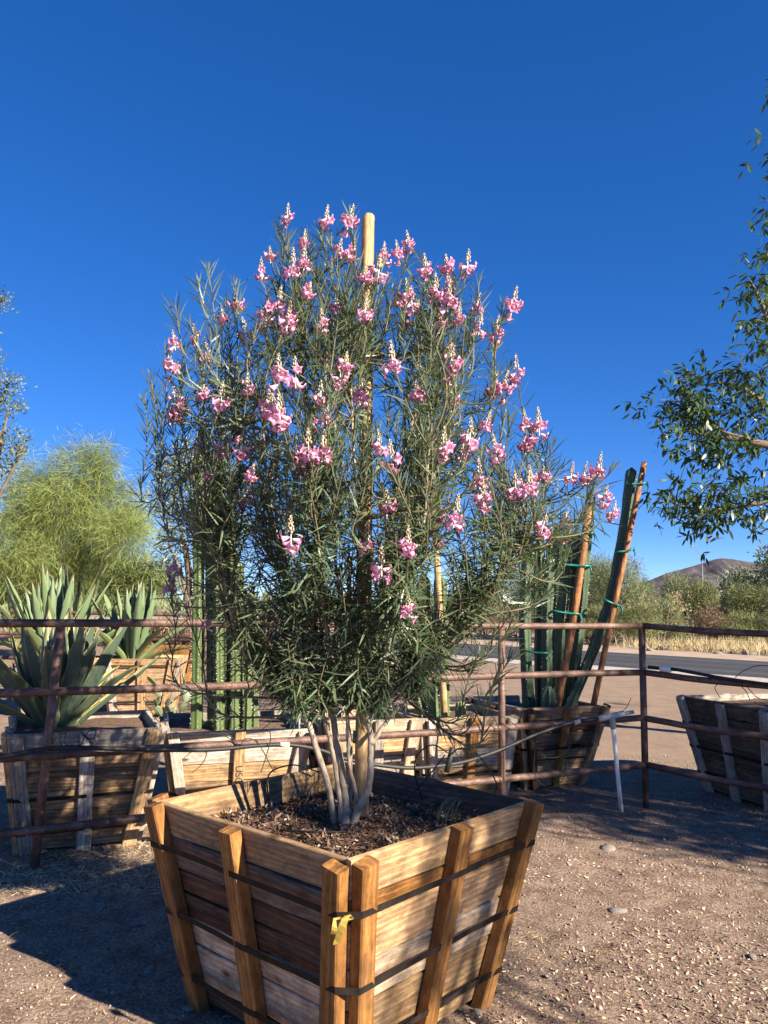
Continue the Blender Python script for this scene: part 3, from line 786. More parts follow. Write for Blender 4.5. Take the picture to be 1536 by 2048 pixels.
# middle cactus behind the tree (in the three-batten box)
cols = []
for px, Y, w, rb_ in ((((850, 1440), (835, 1370), (815, 1300), (812, 1200)), 6.35, .06, 6), (((868, 1440), (862, 1390), (850, 1320), (848, 1150)), 6.3, .055, 6), (((886, 1440), (884, 1300), (880, 1150)), 6.5, .055, 6), (((760, 1440), (757, 1300), (750, 1180)), 6.2, .05, 6)):
    pts = cp(Y, *px); pts[0][2] = .57
    if px[0][0] < 800: continue
    cols.append((pts, w, rb_, ()))
cactM = cactus('half hidden pale green cactus behind the lower right foliage of the flowering tree', (aty(868, 1445, 6.35)[0], 6.35, .575), cols, CAC)
column(cactM, np.array(cactM.location), [np.array([aty(922, 1430, 6.2)[0], 6.2, .57]), np.array([aty(921, 1400, 6.2)[0], 6.2, aty(921, 1400, 6.2)[2]])], .042, 7, CAC, rot=.4)
pc = cp(6.2, (890, 1440), (878, 1200), (866, 1000)); pc[0][2] = .56
o = tube('support_stake', [p - pc[0] for p in pc], .026, W_POLE, None, 12, 4); o.location = pc[0]
tag(o, 'straight tan wooden stake beside the half hidden middle cactus', 'stake')
# cactus in box C
pc2 = cp(5.95, (757, 1440), (756, 1380), (752, 1200)); pc2[0][2] = .6
cactC = cactus('slim cactus rising from the small sunlit box behind the trunk', tuple(pc2[0]), [(pc2, .05, 6, ())], CAC)
# staked cactus at the right
Yb = 7.05; zE = .6
cols = []
spec = [(((1058, 1430), (1050, 1250), (1056, 1090)), 6.98, .058, 6), (((1082, 1430), (1080, 1250), (1078, 1080)), 7.1, .055, 6), (((1104, 1430), (1106, 1250), (1104, 1075)), 7.2, .055, 6), (((1096, 1430), (1094, 1250), (1100, 1110)), 6.92, .05, 6),
        (((1118, 1430), (1118, 1250), (1128, 1090)), 6.98, .055, 6), (((1128, 1430), (1140, 1250), (1150, 1062)), 7.08, .056, 6),
        (((1136, 1430), (1160, 1250), (1172, 1100), (1182, 985)), 7.0, .050, 6), (((1130, 1430), (1170, 1340), (1215, 1220), (1245, 1080), (1264, 935)), 6.95, .050, 6)]
for px, Y, w, rb_ in spec:
    pts = cp(Y, *px); pts[0][2] = zE - .02; cols.append((pts, w, rb_, ()))
cactE = cactus('dark green cactus with many tall columns spreading from the box at the fence corner', (aty(1110, 1425, 7.0)[0], 7.0, zE), cols, CAC2)
zt_ = aty(1097, 1372, 6.8)
column(cactE, np.array(cactE.location), [np.array([zt_[0], 6.8, zE - .02]), np.array([zt_[0], 6.8, zt_[2]])], .062, 8, CAC2, rot=.1)
for pts, lab, r in ((((1110, 1432), (1145, 1250), (1178, 1010)), 'shorter reddish wooden pole tied among the cactus columns', .033), (((1182, 1422), (1235, 1180), (1289, 925)), 'longest reddish wooden pole leaning out beside the tallest cactus column', .026)):
    p = cp(6.86, *pts); p[0][2] = .58
    o = tube('support_stake', [q_ - p[0] for q_ in p], r, W_POLE2, None, 14, 4); o.location = p[0]
    tag(o, lab, 'stake')
def tie(parent, pl, pr, Y, r=.011, depth=.09):
    a_ = aty(*pl, Y - depth); b_ = aty(*pr, Y - depth); m_ = (a_ + b_) / 2 + np.array([0, -.012, -.006])
    a2 = aty(*pl, Y + .05); b2 = aty(*pr, Y + .05)
    loop = [a2, a_, m_, b_, b2, (a2 + b2) / 2 + np.array([0, .02, 0]), a2]
    tube('tie_tape', [p_ - np.array(parent.location) for p_ in loop], r, TAPE, parent, 6, 5)
    tail = [b_, b_ + np.array([.012, -.02, -.035]), b_ + np.array([.004, -.022, -.075])]
    tube('tie_tape', [p_ - np.array(parent.location) for p_ in tail], [r, r * .7, .002], TAPE, parent, 6, 4)
for a_, b_ in (((1120, 1128), (1178, 1132)), ((1108, 1222), (1158, 1228)), ((1055, 1302), (1095, 1306)), ((1252, 968), (1292, 966)), ((1234, 1104), (1266, 1098)), ((1210, 1200), (1240, 1212)), ((1168, 1064), (1186, 1066))):
    tie(cactE, a_, b_, 6.93)

# ------------------------------------------------------------------ agaves
def agave_leaf(name, L, W, curve, margin=None, body=(.15, .21, .13), tipcol=(.12, .07, .04), seed=0):
    rs = np.random.default_rng(seed); n = 12
    s = np.linspace(0, 1, n)
    w = W * np.interp(s, [0, .08, .25, .5, .72, .9, .97, 1], [.62, .62, .74, 1, .86, .36, .1, .015])
    V = []; C = []; xs = np.array([-1, -.85, -.35, 0, .35, .85, 1])
    for i in range(n):
        ang = curve * s[i]
        c = np.array([math.sin(ang) * L * s[i] * .55, 0, L * s[i] * (1 - .25 * abs(curve) * s[i])])
        tx = np.array([math.cos(ang), 0, -math.sin(ang)])
        wb = .010 * math.sin(s[i] * 26 + seed)
        for k, x in enumerate(xs):                        # upper (inner) face
            gut = .26 * w[i] * (1 - abs(x) ** 1.6)
            V.append(c + np.array([0, x * w[i] / 2 + wb * (abs(x) > .9), 0]) + tx * gut)
            edge = abs(x) > .7
            col = np.array(margin if (margin and edge) else body) * rs.uniform(.9, 1.08)
            if s[i] > .965: col = np.array(tipcol)
            C.append(col)
        thick = .030 * (1 - s[i]) + .006
        for k, x in enumerate(xs[1:-1]):
            gut = .26 * w[i] * (1 - abs(x) ** 1.6) + thick * (1 - abs(x) ** 2)
            V.append(c + np.array([0, x * w[i] / 2, 0]) + tx * gut)
            col = np.array(margin if (margin and abs(x) > .9) else body) * rs.uniform(.92, 1.08)
            if s[i] > .965: col = np.array(tipcol)
            C.append(col)
    m = 12; Fs = []
    ring = list(range(7)) + [11, 10, 9, 8, 7]
    for i in range(n - 1):
        for k in range(12):
            a_, b_ = ring[k], ring[(k + 1) % 12]
            Fs.append((i * m + a_, i * m + b_, (i + 1) * m + b_, (i + 1) * m + a_))
    Fs.append(tuple((n - 1) * m + k for k in ring))
    return mesh(name, V, Fs, [AGV], None, True, np.array(C))
def agave(label, base, spec, meshes):
    root = tag(empty('agave', tuple(base)), label, 'agave')
    for (az, el, mi, sc) in spec:
        o = obj('leaf', meshes[mi], root)
        # leaf built along +Z curving to +X with its gutter facing +X... outward = +X; hollow side faces the axis
        d = Vector((math.cos(az), math.sin(az), 0))
        tilt = math.pi / 2 - el
        o.matrix_local = Matrix.Translation(Vector((d.x * .04, d.y * .04, -.02))) @ Matrix.Rotation(az, 4, 'Z') @ Matrix.Rotation(tilt, 4, 'Y') @ Matrix.Scale(sc, 4)
    return root
plain_l = [agave_leaf('agave_leaf', 1.12, .125, .12, None, (.125, .175, .075), seed=1), agave_leaf('agave_leaf', 1.05, .12, -.15, None, (.115, .165, .08), seed=2), agave_leaf('agave_leaf', 1.0, .115, .45, None, (.135, .18, .075), seed=3)]
var_l = [agave_leaf('variegated_leaf', .98, .135, .12, (.44, .39, .15), (.07, .105, .075), seed=4), agave_leaf('variegated_leaf', .95, .125, -.15, (.44, .39, .15), (.08, .115, .08), seed=5), agave_leaf('variegated_leaf', .92, .105, .45, (.46, .40, .13), (.09, .12, .07), seed=6)]
ra = random.Random(5)
def rosette(n, els, jitter=.2, start=0.0):
    out = []
    for k in range(n):
        f = k / (n - 1)
        el = R(els[0] + (els[1] - els[0]) * f) + ra.uniform(-.08, .08)
        out.append((start + k * 2.39996 + ra.uniform(-jitter, jitter), el, ra.choice((0, 1)) if f > .3 else ra.choice((0, 2)), ra.uniform(.85, 1.05)))
    return out
agG1 = agave('big plain grey green agave, left of the two in the back row boxes', (aty(100, 1320, 10.55)[0], 10.6, .68), [(a_, e_, m_, s_ * 1.28) for a_, e_, m_, s_ in rosette(30, (32, 88))], plain_l)
agG2 = agave('grey green agave with upright leaves, right of the two in the back row boxes', (aty(262, 1335, 10.75)[0], 10.78, .70), [(a_, e_, m_, s_ * 1.12) for a_, e_, m_, s_ in rosette(20, (42, 88), start=.8)] + [(-.15, R(30), 2, .95), (-.5, R(20), 2, .75)], plain_l)
agA = agave('dark agave with yellow leaf margins in the weathered box behind the left fence post', (-2.14, 5.22, .665), [(a_, e_, m_, s_ * .86) for a_, e_, m_, s_ in rosette(26, (46, 88), start=.3)] + [(-.35, R(60), 0, .95), (-.15, R(57), 1, .9), (-.6, R(66), 0, .8), (-2.6, R(42), 2, .8), (-2.2, R(55), 0, .85), (-1.9, R(70), 0, .8), (-1.4, R(75), 1, .78)], var_l)
# prickly pears beside the back box
def pads(label, base, n, seed, group, spread=.35, hgt=.6):
    rs = np.random.default_rng(seed); root = tag(empty('prickly_pear', tuple(base)), label, 'cactus', group)
    me = PADM
    prev = [(np.zeros(3), .0)]
    for k in range(n):
        o = obj('pad', me, root)
        b_ = prev[rs.integers(0, len(prev))][0] if k > 3 else np.array([rs.uniform(-spread, spread), rs.uniform(-.2, .2), .0])
        d = nrm(np.array([rs.normal() * .55, rs.normal() * .3, 1]))
        s_ = rs.uniform(.5, .8)
        o.matrix_local = Matrix.Translation(Vector(b_ - d * .01)) @ Vector((0, 0, 1)).rotation_difference(Vector(d)).to_matrix().to_4x4() @ Matrix.Rotation(rs.uniform(-.9, .9), 4, 'Z') @ Matrix.Scale(s_, 4)
        tp = b_ + d * .2 * s_
        if tp[2] < hgt: prev.append((tp, 0))
    return root
def padmesh():
    V = []; n, m_ = 10, 16
    for i in range(n + 1):
        s = i / n; w = .075 * math.sin(math.pi * min(1, s * .93 + .05)) ** .7 * (.75 + .35 * s) ; t_ = .016 * math.sin(math.pi * (s * .96 + .02)) ** .5
        for j in range(m_):
            th = 2 * math.pi * j / m_; V.append((w * math.cos(th), t_ * math.sin(th), .215 * s))
    Fs = [(i * m_ + j, i * m_ + (j + 1) % m_, (i + 1) * m_ + (j + 1) % m_, (i + 1) * m_ + j) for i in range(n) for j in range(m_)]
    Fs += [tuple(range(m_))[::-1], tuple(n * m_ + j for j in range(m_))]
    return mesh('pad', V, Fs, [PADMAT], None, True)
PADMAT = cactus_mat('prickly_pear_skin', (.09, .125, .06), (.15, .185, .09))
PADM = padmesh()
b1 = gz(352, 1443); pads('low prickly pear clump on the ground right of the back row boxes', (b1[0], b1[1], 0), 16, 3, None, .22, .5)
pads('prickly pear clump standing by the far fence rails', (-3.15, 11.75, 0), 22, 8, None, .3, .9)

# ------------------------------------------------------------------ the flowering desert willow
TY = 3.19
tb_ = gz(690, 1648, .64)
willow = tag(empty('flowering_tree', (tb_[0], tb_[1], .62)), 'airy multi stemmed tree with narrow leaves and pink flower clusters in the large box', 'tree')
WO = np.array([tb_[0], tb_[1], .62])
TYc = tb_[1]
def wp(x, y, dy=0.0): return aty(x, y, TYc + dy)
stems = [
    ([(676, 1650, 0), (660, 1590, -.02), (640, 1520, -.05), (618, 1450, -.08), (585, 1395, -.1), (540, 1360, -.12), (500, 1325, -.15), (462, 1230, -.2), (440, 1080, -.22)], .015, .005),
    ([(686, 1650, -.02), (674, 1560, -.04), (661, 1480, -.06), (648, 1430, -.08), (630, 1350, -.1), (590, 1200, -.15), (540, 1000, -.2), (520, 800, -.2)], .010, .004),
    ([(692, 1652, 0), (689, 1590, .0), (679, 1520, .0), (668, 1450, .02), (662, 1380, .03), (650, 1200, .04), (632, 1000, .05), (610, 760, .05), (600, 600, .03)], .018, .005),
    ([(699, 1640, .03), (699, 1550, .04), (696, 1470, .08), (690, 1400, .12), (680, 1250, .2), (660, 1050, .3), (650, 850, .35)], .010, .005),
    ([(724, 1612, .0), (708, 1565, -.02), (699, 1490, -.04), (697, 1420, -.06), (705, 1300, -.12), (720, 1100, -.2), (710, 900, -.25), (700, 700, -.2)], .009, .004),
    ([(698, 1650, -.02), (720, 1618, -.03), (739, 1580, -.04), (744, 1530, -.04), (741, 1470, -.04), (738, 1420, -.03), (748, 1300, -.02), (775, 1100, .0), (800, 950, .03), (850, 780, .05), (900, 650, .05)], .0165, .005),
    ([(739, 1440, -.03), (775, 1395, -.05), (830, 1345, -.1), (900, 1280, -.15), (980, 1180, -.2), (1050, 1080, -.22)], .009, .004),
    ([(742, 1490, -.04), (785, 1430, .02), (830, 1385, .08), (890, 1300, .2), (960, 1150, .3), (1040, 1000, .32)], .010, .004),
    ([(668, 1440, .02), (640, 1350, .15), (600, 1250, .3), (560, 1080, .4), (540, 900, .4)], .009, .004),
    ([(740, 1430, .02), (760, 1330, .2), (800, 1180, .35), (830, 980, .42), (840, 800, .38)], .009, .004),
    ([(662, 1380, .0), (655, 1280, -.15), (640, 1150, -.3), (640, 1000, -.38), (650, 880, -.4)], .011, .004),
    ([(741, 1400, -.05), (770, 1290, -.2), (800, 1180, -.32), (840, 1050, -.4), (850, 900, -.4)], .011, .004),
]
NODES = []
stem_curves = []
for k, (pts, r0, r1) in enumerate(stems):
    P = [wp(*p) for p in pts]
    if k in (0, 1, 2, 5): P[0][2] -= .03
    C = catmull(P, 10)
    C += np.stack([np.cumsum(rng.normal(size=len(C))) * .0009 for _ in range(3)], 1)
    stem_curves.append(C)
    rad = np.linspace(1, 0, len(C)) ** 1.0 * (r0 - r1) + r1
    rad[:4] *= np.linspace(1.35, 1.0, 4) if k in (0, 1, 2, 3, 5) else 1.0
    V, Fs = sweep(C - WO, rad, 10, True)
    obj('stem', mesh('stem', V, Fs, [BARK], None, True), willow)
    NODES.append(C[len(C) // 3:])
# root flare
V, Fs = sweep(np.array([wp(689, 1662) - [0, 0, .03], wp(690, 1645), wp(691, 1628), wp(692, 1606)]) - WO, [.05, .038, .026, .01], 12, True)
obj('stem', mesh('stem', V, Fs, [BARK], None, True), willow)

fl = []
for x, y in ((885, 150), (1105, 180), (1240, 185), (980, 300), (785, 385), (735, 470), (915, 450), (980, 420), (1180, 360), (1245, 365), (1005, 600), (765, 690), (830, 655), (745, 780), (885, 770), (515, 740), (590, 670), (645, 825), (345, 840), (230, 890), (210, 1030), (650, 1140), (395, 1190), (500, 1215), (265, 1260), (225, 1320), (835, 1080), (930, 1090), (1330, 510), (1335, 700), (1200, 800), (1085, 780), (1165, 690), (1110, 985), (1220, 1020), (1190, 1080), (1075, 1200), (770, 1260), (810, 1310), (840, 1315), (1030, 1370), (1110, 1310), (410, 950), (1310, 1190), (890, 730), (240, 1230), (1250, 390)):
    fl.append((270 + x * .345, 380 + y * .345))
for x, y in ((250, 365), (275, 290), (405, 225), (350, 275), (490, 355), (600, 350), (705, 335), (605, 425), (545, 480), (605, 520), (400, 480), (355, 520), (420, 530), (380, 620), (755, 550), (935, 540), (660, 600), (560, 640), (765, 655), (850, 680), (535, 740), (610, 770), (625, 830), (255, 790), (180, 570), (955, 885), (835, 965), (885, 970), (610, 920), (620, 1040), (800, 1140), (715, 1220), (1000, 1140), (1070, 1160), (1035, 1220), (1000, 1260), (315, 1330), (255, 1260), (765, 1430), (785, 1530), (1030, 1450), (1095, 1420), (1235, 1410), (1300, 1420), (1370, 1390), (1405, 1530), (1450, 1605), (560, 1620), (640, 1620), (1090, 1670), (1210, 1640), (1190, 1700), (545, 1740), (290, 1575), (395, 1770), (675, 1300), (580, 1280), (850, 1290), (950, 1480), (445, 1000), (1020, 1470), (320, 830)):
    fl.append((660 + x * .3906, 400 + y * .3906))
for x, y in ((225, 120), (355, 130), (465, 130), (520, 290), (845, 130), (925, 150), (785, 190), (830, 245), (880, 255), (215, 580), (745, 640), (60, 910), (90, 830), (270, 1130), (380, 860), (290, 290), (1260, 810), (1185, 665), (1410, 690), (1415, 1050), (490, 410)):
    fl.append((320 + x * .3516, 850 + y * .3516))

OUT = [(470, 560, 640), (520, 540, 840), (570, 530, 900), (620, 520, 960), (680, 515, 960), (740, 420, 960), (800, 380, 950), (850, 385, 980), (900, 400, 1020), (950, 410, 1080), (1000, 420, 1120), (1050, 430, 1120), (1100, 440, 1080), (1150, 450, 1040), (1200, 460, 960), (1250, 480, 920), (1300, 510, 880), (1350, 560, 830), (1400, 600, 780), (1430, 620, 760)]
oy = [o_[0] for o_ in OUT]
def outline(y): return np.interp(y, oy, [o_[1] for o_ in OUT]), np.interp(y, oy, [o_[2] for o_ in OUT])
ALLN = np.vstack(NODES); ALLN = ALLN[ALLN[:, 2] > aty(700, 1428, TYc)[2]]
def depth_for(x, y, front=None):
    l, r_ = outline(min(max(y, 470), 1430)); c_ = (l + r_) / 2; h_ = max((r_ - l) / 2, 30)
    k = math.sqrt(max(0, 1 - min(1, abs(x - c_) / h_) ** 2))
    m_ = min(h_ / FPX * TYc, .62) * k
    return m_
tips = []
for (x, y) in fl:
    m_ = depth_for(x, y)
    tips.append((x, y + 2, (rng.uniform(-1.08, -.45) if y > 720 else rng.uniform(-.95, .3)) * m_, True))
nf = len(tips); UP0 = nf
# leafy shoots without flowers that break the outline
for x, y in ((416, 530), (350, 605), (300, 745), (377, 635), (290, 790), (545, 560), (700, 420), (560, 440), (880, 590), (1005, 610), (690, 540), (820, 495), (1110, 880), (1020, 830), (1060, 870), (1040, 1290), (1100, 1180), (1085, 1150), (1230, 930), (1130, 930), (395, 560), (470, 560), (640, 560), (990, 690), (960, 560), (660, 480), (330, 700), (365, 830), (310, 860), (355, 1010), (1000, 1330), (960, 1300), (340, 1150), (370, 1210), (1130, 1000), (1160, 1040), (1180, 1010), (1190, 960), (1020, 730), (985, 760), (590, 560), (610, 470), (560, 470), (640, 450), (905, 560), (925, 545), (440, 640), (455, 690), (400, 700), (430, 760), (365, 740), (340, 820), (480, 750), (500, 690), (450, 600), (320, 800), (390, 780), (415, 850), (470, 820)):
    tips.append((x, y, rng.uniform(-.5, .5) * depth_for(x, y), False))
UP1 = len(tips)
for _ in range(560):
    y = rng.choice([rng.uniform(520, 1350), rng.uniform(820, 1345)])
    l, r_ = outline(y); c_ = (l + r_) / 2; h_ = (r_ - l) / 2
    x = c_ + h_ * rng.uniform(-.97, .97)
    tips.append((x, y, rng.uniform(-1, .55) * depth_for(x, y), False))
for _ in range(260):
    y = rng.uniform(930, 1340); x = rng.uniform(430 + max(0, y - 1150) * .6, 910 - max(0, y - 1150) * .5)
    tips.append((x, y, rng.uniform(-.9, .75) * depth_for(x, y), False))
LB, LD, LN, LL, LW, LBd = [], [], [], [], [], []
twigs = MB()
flower_pts = []
for ti, (x, y, dy, isf) in enumerate(tips):
    feather = UP0 <= ti < UP1
    tip = wp(x, y, dy)
    # nearest suitable branch node: below the tip and closer to the axis
    dv = ALLN - tip; dist = np.linalg.norm(dv, axis=1)
    want = rng.uniform(.22, .5) if not feather else rng.uniform(.5, .75)
    cost = np.abs(dist - want) + np.where(dv[:, 2] > -.08, 2.0 + dv[:, 2], 0) + 1.1 * np.linalg.norm(dv[:, :2], axis=1)
    b_ = ALLN[np.argmin(cost)]
    L_ = np.linalg.norm(tip - b_)
    low = np.clip((y - 950) / 400, 0, 1)
    out = nrm(np.array([tip[0] - WO[0], tip[1] - WO[1], 0]))
    fd = None
    if feather or (not isf and y < 900 and rng.random() < .6):
        fd = nrm(np.array([0, 0, 1.0]) + out * (.25 if y < 900 else .9) * rng.uniform(.3, 1.1) + rng.normal(size=3) * .08)
    c1 = b_ + (tip - b_) * .45 + np.array([0, 0, -.05 * L_]) + out * L_ * .12 + rng.normal(size=3) * .02
    if not isf and low > .3 and rng.random() < .5: c1 += np.array([0, 0, .12 * L_])
    if fd is not None: c1 = tip - fd * min(.46, L_ * .85); P = catmull([b_, c1, (c1 + tip) / 2, tip], 5)
    else: P = catmull([b_, c1, tip], 7)
    V, Fs = sweep(P - WO, np.linspace(.0042 + .0012 * L_, .0014, len(P)), 4, False)
    twigs.add(V, Fs)
    # leaves
    s = np.concatenate([[0], np.cumsum(np.linalg.norm(np.diff(P, axis=0), axis=1))]); Lt = s[-1]
    Tg = nrm(np.gradient(P, axis=0))
    start = max(0.16 * Lt, Lt - .62)
    stepl = .0115 if fd is None else .0088
    q = np.arange(start, Lt + .003, stepl)
    if isf: q = q[q < Lt - .03]
    phi = rng.uniform(0, 6.28)
    for j, qq in enumerate(q):
        if rng.random() < .1: continue
        pp = np.array([np.interp(qq, s, P[:, k]) for k in range(3)]); tt = nrm(np.array([np.interp(qq, s, Tg[:, k]) for k in range(3)]))
        n1 = nrm(np.cross(tt, [.3, .2, 1])); n2 = np.cross(tt, n1)
        az = phi + j * 2.4 + rng.uniform(-.5, .5)
        rad_ = math.cos(az) * n1 + math.sin(az) * n2
        f_end = (Lt - qq) / max(Lt, .01)
        open_ = rng.uniform(.5, 1.1) + .45 * min(1, (Lt - qq) / .3) + .35 * low
        if y < 950 and fd is None: open_ *= .72
        if fd is not None: open_ = rng.uniform(.25, .62) + .3 * min(1, (Lt - qq) / .35)
        d = tt * math.cos(open_) + rad_ * math.sin(open_) + np.array([0, 0, (-.12 - .15 * low) if fd is None else -.02])
        LB.append(pp); LD.append(d); LN.append(rad_ * -.3 + tt + rng.normal(size=3) * .35)
        young = np.clip((Lt - qq) / .10, .35, 1) if fd is None else np.clip((Lt - qq) / .05, .5, 1)
        LL.append(rng.uniform(.065, .125) * young); LW.append(rng.uniform(.005, .0082) * (.75 + .25 * young)); LBd.append(rng.uniform(-.38, .1))
    if isf: flower_pts.append((tip, nrm(Tg[-1] + np.array([0, 0, .6]))))
obj('branches', mesh('branches', np.vstack(twigs.V), twigs.F, [TWIG], None, True), willow)
V, Q, T = strips(np.array(LB) - WO, np.array(LD), np.array(LN), np.array(LL), np.array(LW), np.array(LBd), (.35, 1, .72))
tag(obj('foliage', mesh_np('foliage', V, Q, T, [L_WILLOW])), kind='stuff').parent = willow
# flower clusters
def flower_mesh(seed):
    r_ = np.random.default_rng(seed); mb_ = MB()
    H_ = r_.uniform(.085, .12)
    V, Fs = sweep(np.array([[0, 0, -.045], [0, 0, 0], [.003, .002, H_ * .6], [0, 0, H_]]), [.002, .002, .0016, .001], 5, False); mb_.add(V, Fs, 0)
    def ball(c, r, col, mi, sc=(1, 1, 1.5)):
        V = [];
        for i, (z, rr) in enumerate(((-1, 0), (-.5, .86), (.5, .86), (1, 0))):
            if rr == 0: V.append((0, 0, z * r * sc[2]))
            else: V += [(rr * r * math.cos(t), rr * r * math.sin(t), z * r * sc[2]) for t in np.linspace(0, 2 * np.pi, 6)[:-1]]
        Fs = [(0, 1 + (j + 1) % 5, 1 + j) for j in range(5)] + [(1 + j, 1 + (j + 1) % 5, 6 + (j + 1) % 5, 6 + j) for j in range(5)] + [(11, 6 + j, 6 + (j + 1) % 5) for j in range(5)]
        mb_.add(np.array(V) + c, Fs, mi, col)
    nb = 20
    for k in range(nb):
        f = k / nb; z = H_ * (.28 + .74 * f); rr = .012 * (1 - f) ** .7 + .002; az = k * 2.4
        ball(np.array([rr * math.cos(az), rr * math.sin(az), z]), .0062 * (1 - .5 * f), np.array((.36, .29, .19)) * r_.uniform(.75, 1.2), 0)
    nfl = int(r_.integers(4, 7))
    for k in range(nfl):
        az = k * 2 * np.pi / nfl * 1.0 + r_.uniform(-.4, .4); z0 = r_.uniform(-.035, .045)
        d = nrm(np.array([math.cos(az), math.sin(az), r_.uniform(-1.1, -.1)]))
        b_ = np.array([0, 0, z0]); sz = r_.uniform(.85, 1.2)
        side = nrm(np.cross(d, [0, 0, 1])); up_ = np.cross(side, d)
        c0 = np.array((.66, .48, .46)); pale = np.array((.80, .55, .63)); pink = np.array((.68, .27, .46)); mag = np.array((.46, .06, .25))
        rings = [(.006, .004, c0), (.016, .0075, pale), (.030, .0115, pale), (.037, .014, pink)]
        V = []; C = []
        for (dd, rr, cc) in rings:
            for j in range(10):
                t = 2 * np.pi * j / 10; V.append(b_ + d * dd * sz + (side * math.cos(t) + up_ * math.sin(t)) * rr * sz); C.append(cc * r_.uniform(.92, 1.08))
        for j in range(10):
            t = 2 * np.pi * j / 10; lobe = j % 2 == 0
            rr = (.026 if lobe else .017) * r_.uniform(.85, 1.15); dd = .041 if lobe else .040
            V.append(b_ + d * dd * sz + (side * math.cos(t) + up_ * math.sin(t)) * rr * sz + r_.normal(size=3) * .0015); C.append((pink if lobe else mag) * r_.uniform(.85, 1.15))
        for j in range(10):     # ruffled outer tips
            t = 2 * np.pi * j / 10; lobe = j % 2 == 0
            rr = (.031 if lobe else .018) * r_.uniform(.85, 1.1); dd = .033 if lobe else .039
            V.append(b_ + d * dd * sz + (side * math.cos(t) + up_ * math.sin(t)) * rr * sz + r_.normal(size=3) * .002); C.append((pale if lobe else pink) * r_.uniform(.85, 1.1))
        Fs = [(i * 10 + j, i * 10 + (j + 1) % 10, (i + 1) * 10 + (j + 1) % 10, (i + 1) * 10 + j) for i in range(5) for j in range(10)]
        n0 = mb_.n; mb_.V.append(np.array(V)); mb_.C.append(np.array(C)); mb_.F += [tuple(i + n0 for i in f) for f in Fs]; mb_.I += [1] * len(Fs); mb_.n += len(V)
    return mesh('flower_cluster', np.vstack(mb_.V), mb_.F, [CHIP, PETAL], mb_.I, True, np.vstack(mb_.C))
FM = [flower_mesh(40 + k) for k in range(6)]
for k, (tp, d) in enumerate(flower_pts):
    o = obj('flower_cluster', FM[k % 6], willow)
    d = nrm(d + np.array([0, 0, 1.2]))
    o.matrix_local = Matrix.Translation(Vector(tp - WO)) @ Vector((0, 0, 1)).rotation_difference(Vector(d)).to_matrix().to_4x4() @ Matrix.Rotation(rng.uniform(0, 6.28), 4, 'Z') @ Matrix.Scale(rng.uniform(.55, .82), 4)

# the stake in the box
pb = gz(722, 1640, .64); ptop = aty(738, 428, pb[1] + .06)
stake_pts = [np.array([pb[0], pb[1], .5]), np.array([pb[0], pb[1], .66]), np.array([pb[0] * .6 + ptop[0] * .4, pb[1] + .025, 1.5]), ptop - [0, 0, .022], ptop - [0, 0, .008], ptop]
C = np.vstack([stake_pts[0] + (ptop - [0, 0, .03] - stake_pts[0]) * t_ + np.array([.004 * math.sin(5 * t_), 0, 0]) for t_ in np.linspace(0, 1, 14)] + [ptop - [0, 0, .02], ptop - [0, 0, .01], ptop - [0, 0, .003], ptop])
V, Fs = sweep(C - stake_pts[0], list(np.linspace(.031, .029, 14)) + [.0275, .024, .018, .009], 18, True)
pole = obj('tree_stake', mesh('tree_stake', V, Fs, [W_POLE], None, True)); pole.location = stake_pts[0]
tag(pole, 'tall round tan wooden stake standing in the large box inside the flowering tree', 'stake')
for y_ in (1480, 1115):
    a_ = wp(712 if y_ > 1200 else 738, y_, 0); f_y = pb[1] + .02
    cpt = np.array([aty(722 if y_ > 1200 else 731, y_, f_y)[0], f_y, a_[2]])
    L_ = []
    n = 20
    V = []
    for z_ in (-.024, .022):
        for k in range(n):
            t = 2 * np.pi * k / n; V.append(cpt + np.array([.034 * math.cos(t), .034 * math.sin(t), z_ + .004 * math.sin(2 * t + z_ * 50)]) - stake_pts[0])
    for z_ in (-.024, .022):
        for k in range(n):
            t = 2 * np.pi * k / n; V.append(cpt + np.array([.0305 * math.cos(t), .0305 * math.sin(t), z_]) - stake_pts[0])
    Fs = [(k, (k + 1) % n, n + (k + 1) % n, n + k) for k in range(n)] + [(2 * n + k, 3 * n + k, 3 * n + (k + 1) % n, 2 * n + (k + 1) % n) for k in range(n)] + [(n + k, n + (k + 1) % n, 3 * n + (k + 1) % n, 3 * n + k) for k in range(n)] + [(k, 2 * n + k, 2 * n + (k + 1) % n, (k + 1) % n) for k in range(n)]
    obj('tie_tape', mesh('tie_tape', V, Fs, [TAPE], None, True), pole)
# grass blades in the main box
def blades(label, base, n, L, seed, spread=.05, mat=None, droop=.5, az0=None, w=.006):
    r_ = np.random.default_rng(seed); mb_ = MB()
    for k in range(n):
        az = r_.uniform(0, 6.28) if az0 is None else az0 + r_.uniform(-.7, .7)
        b_ = np.array([r_.normal() * spread, r_.normal() * spread, -.005]); Lk = L * r_.uniform(.6, 1.1); dr = droop * r_.uniform(.6, 1.3)
        d = np.array([math.cos(az), math.sin(az), 0]); sd_ = np.array([-d[1], d[0], 0]); V = []
        for s in np.linspace(0, 1, 7):
            c_ = b_ + d * Lk * (.25 * s + dr * s * s * .6) + np.array([0, 0, Lk * (s * .95 - dr * s * s * .9)])
            V += [c_ - sd_ * w / 2 * (1 - s * .85), c_ + sd_ * w / 2 * (1 - s * .85)]
        mb_.add(V, [(2 * i, 2 * i + 1, 2 * i + 3, 2 * i + 2) for i in range(6)])
    o = mb_.build('grass_tuft', [mat or L_BLADE], None, False, tuple(base)); return tag(o, label, 'grass')
gb = gz(885, 1632, .65); blades('tuft of yellowing grass blades in the mulch by the right box wall', (gb[0], gb[1], .645), 13, .2, 4, .035, None, .7, .6)

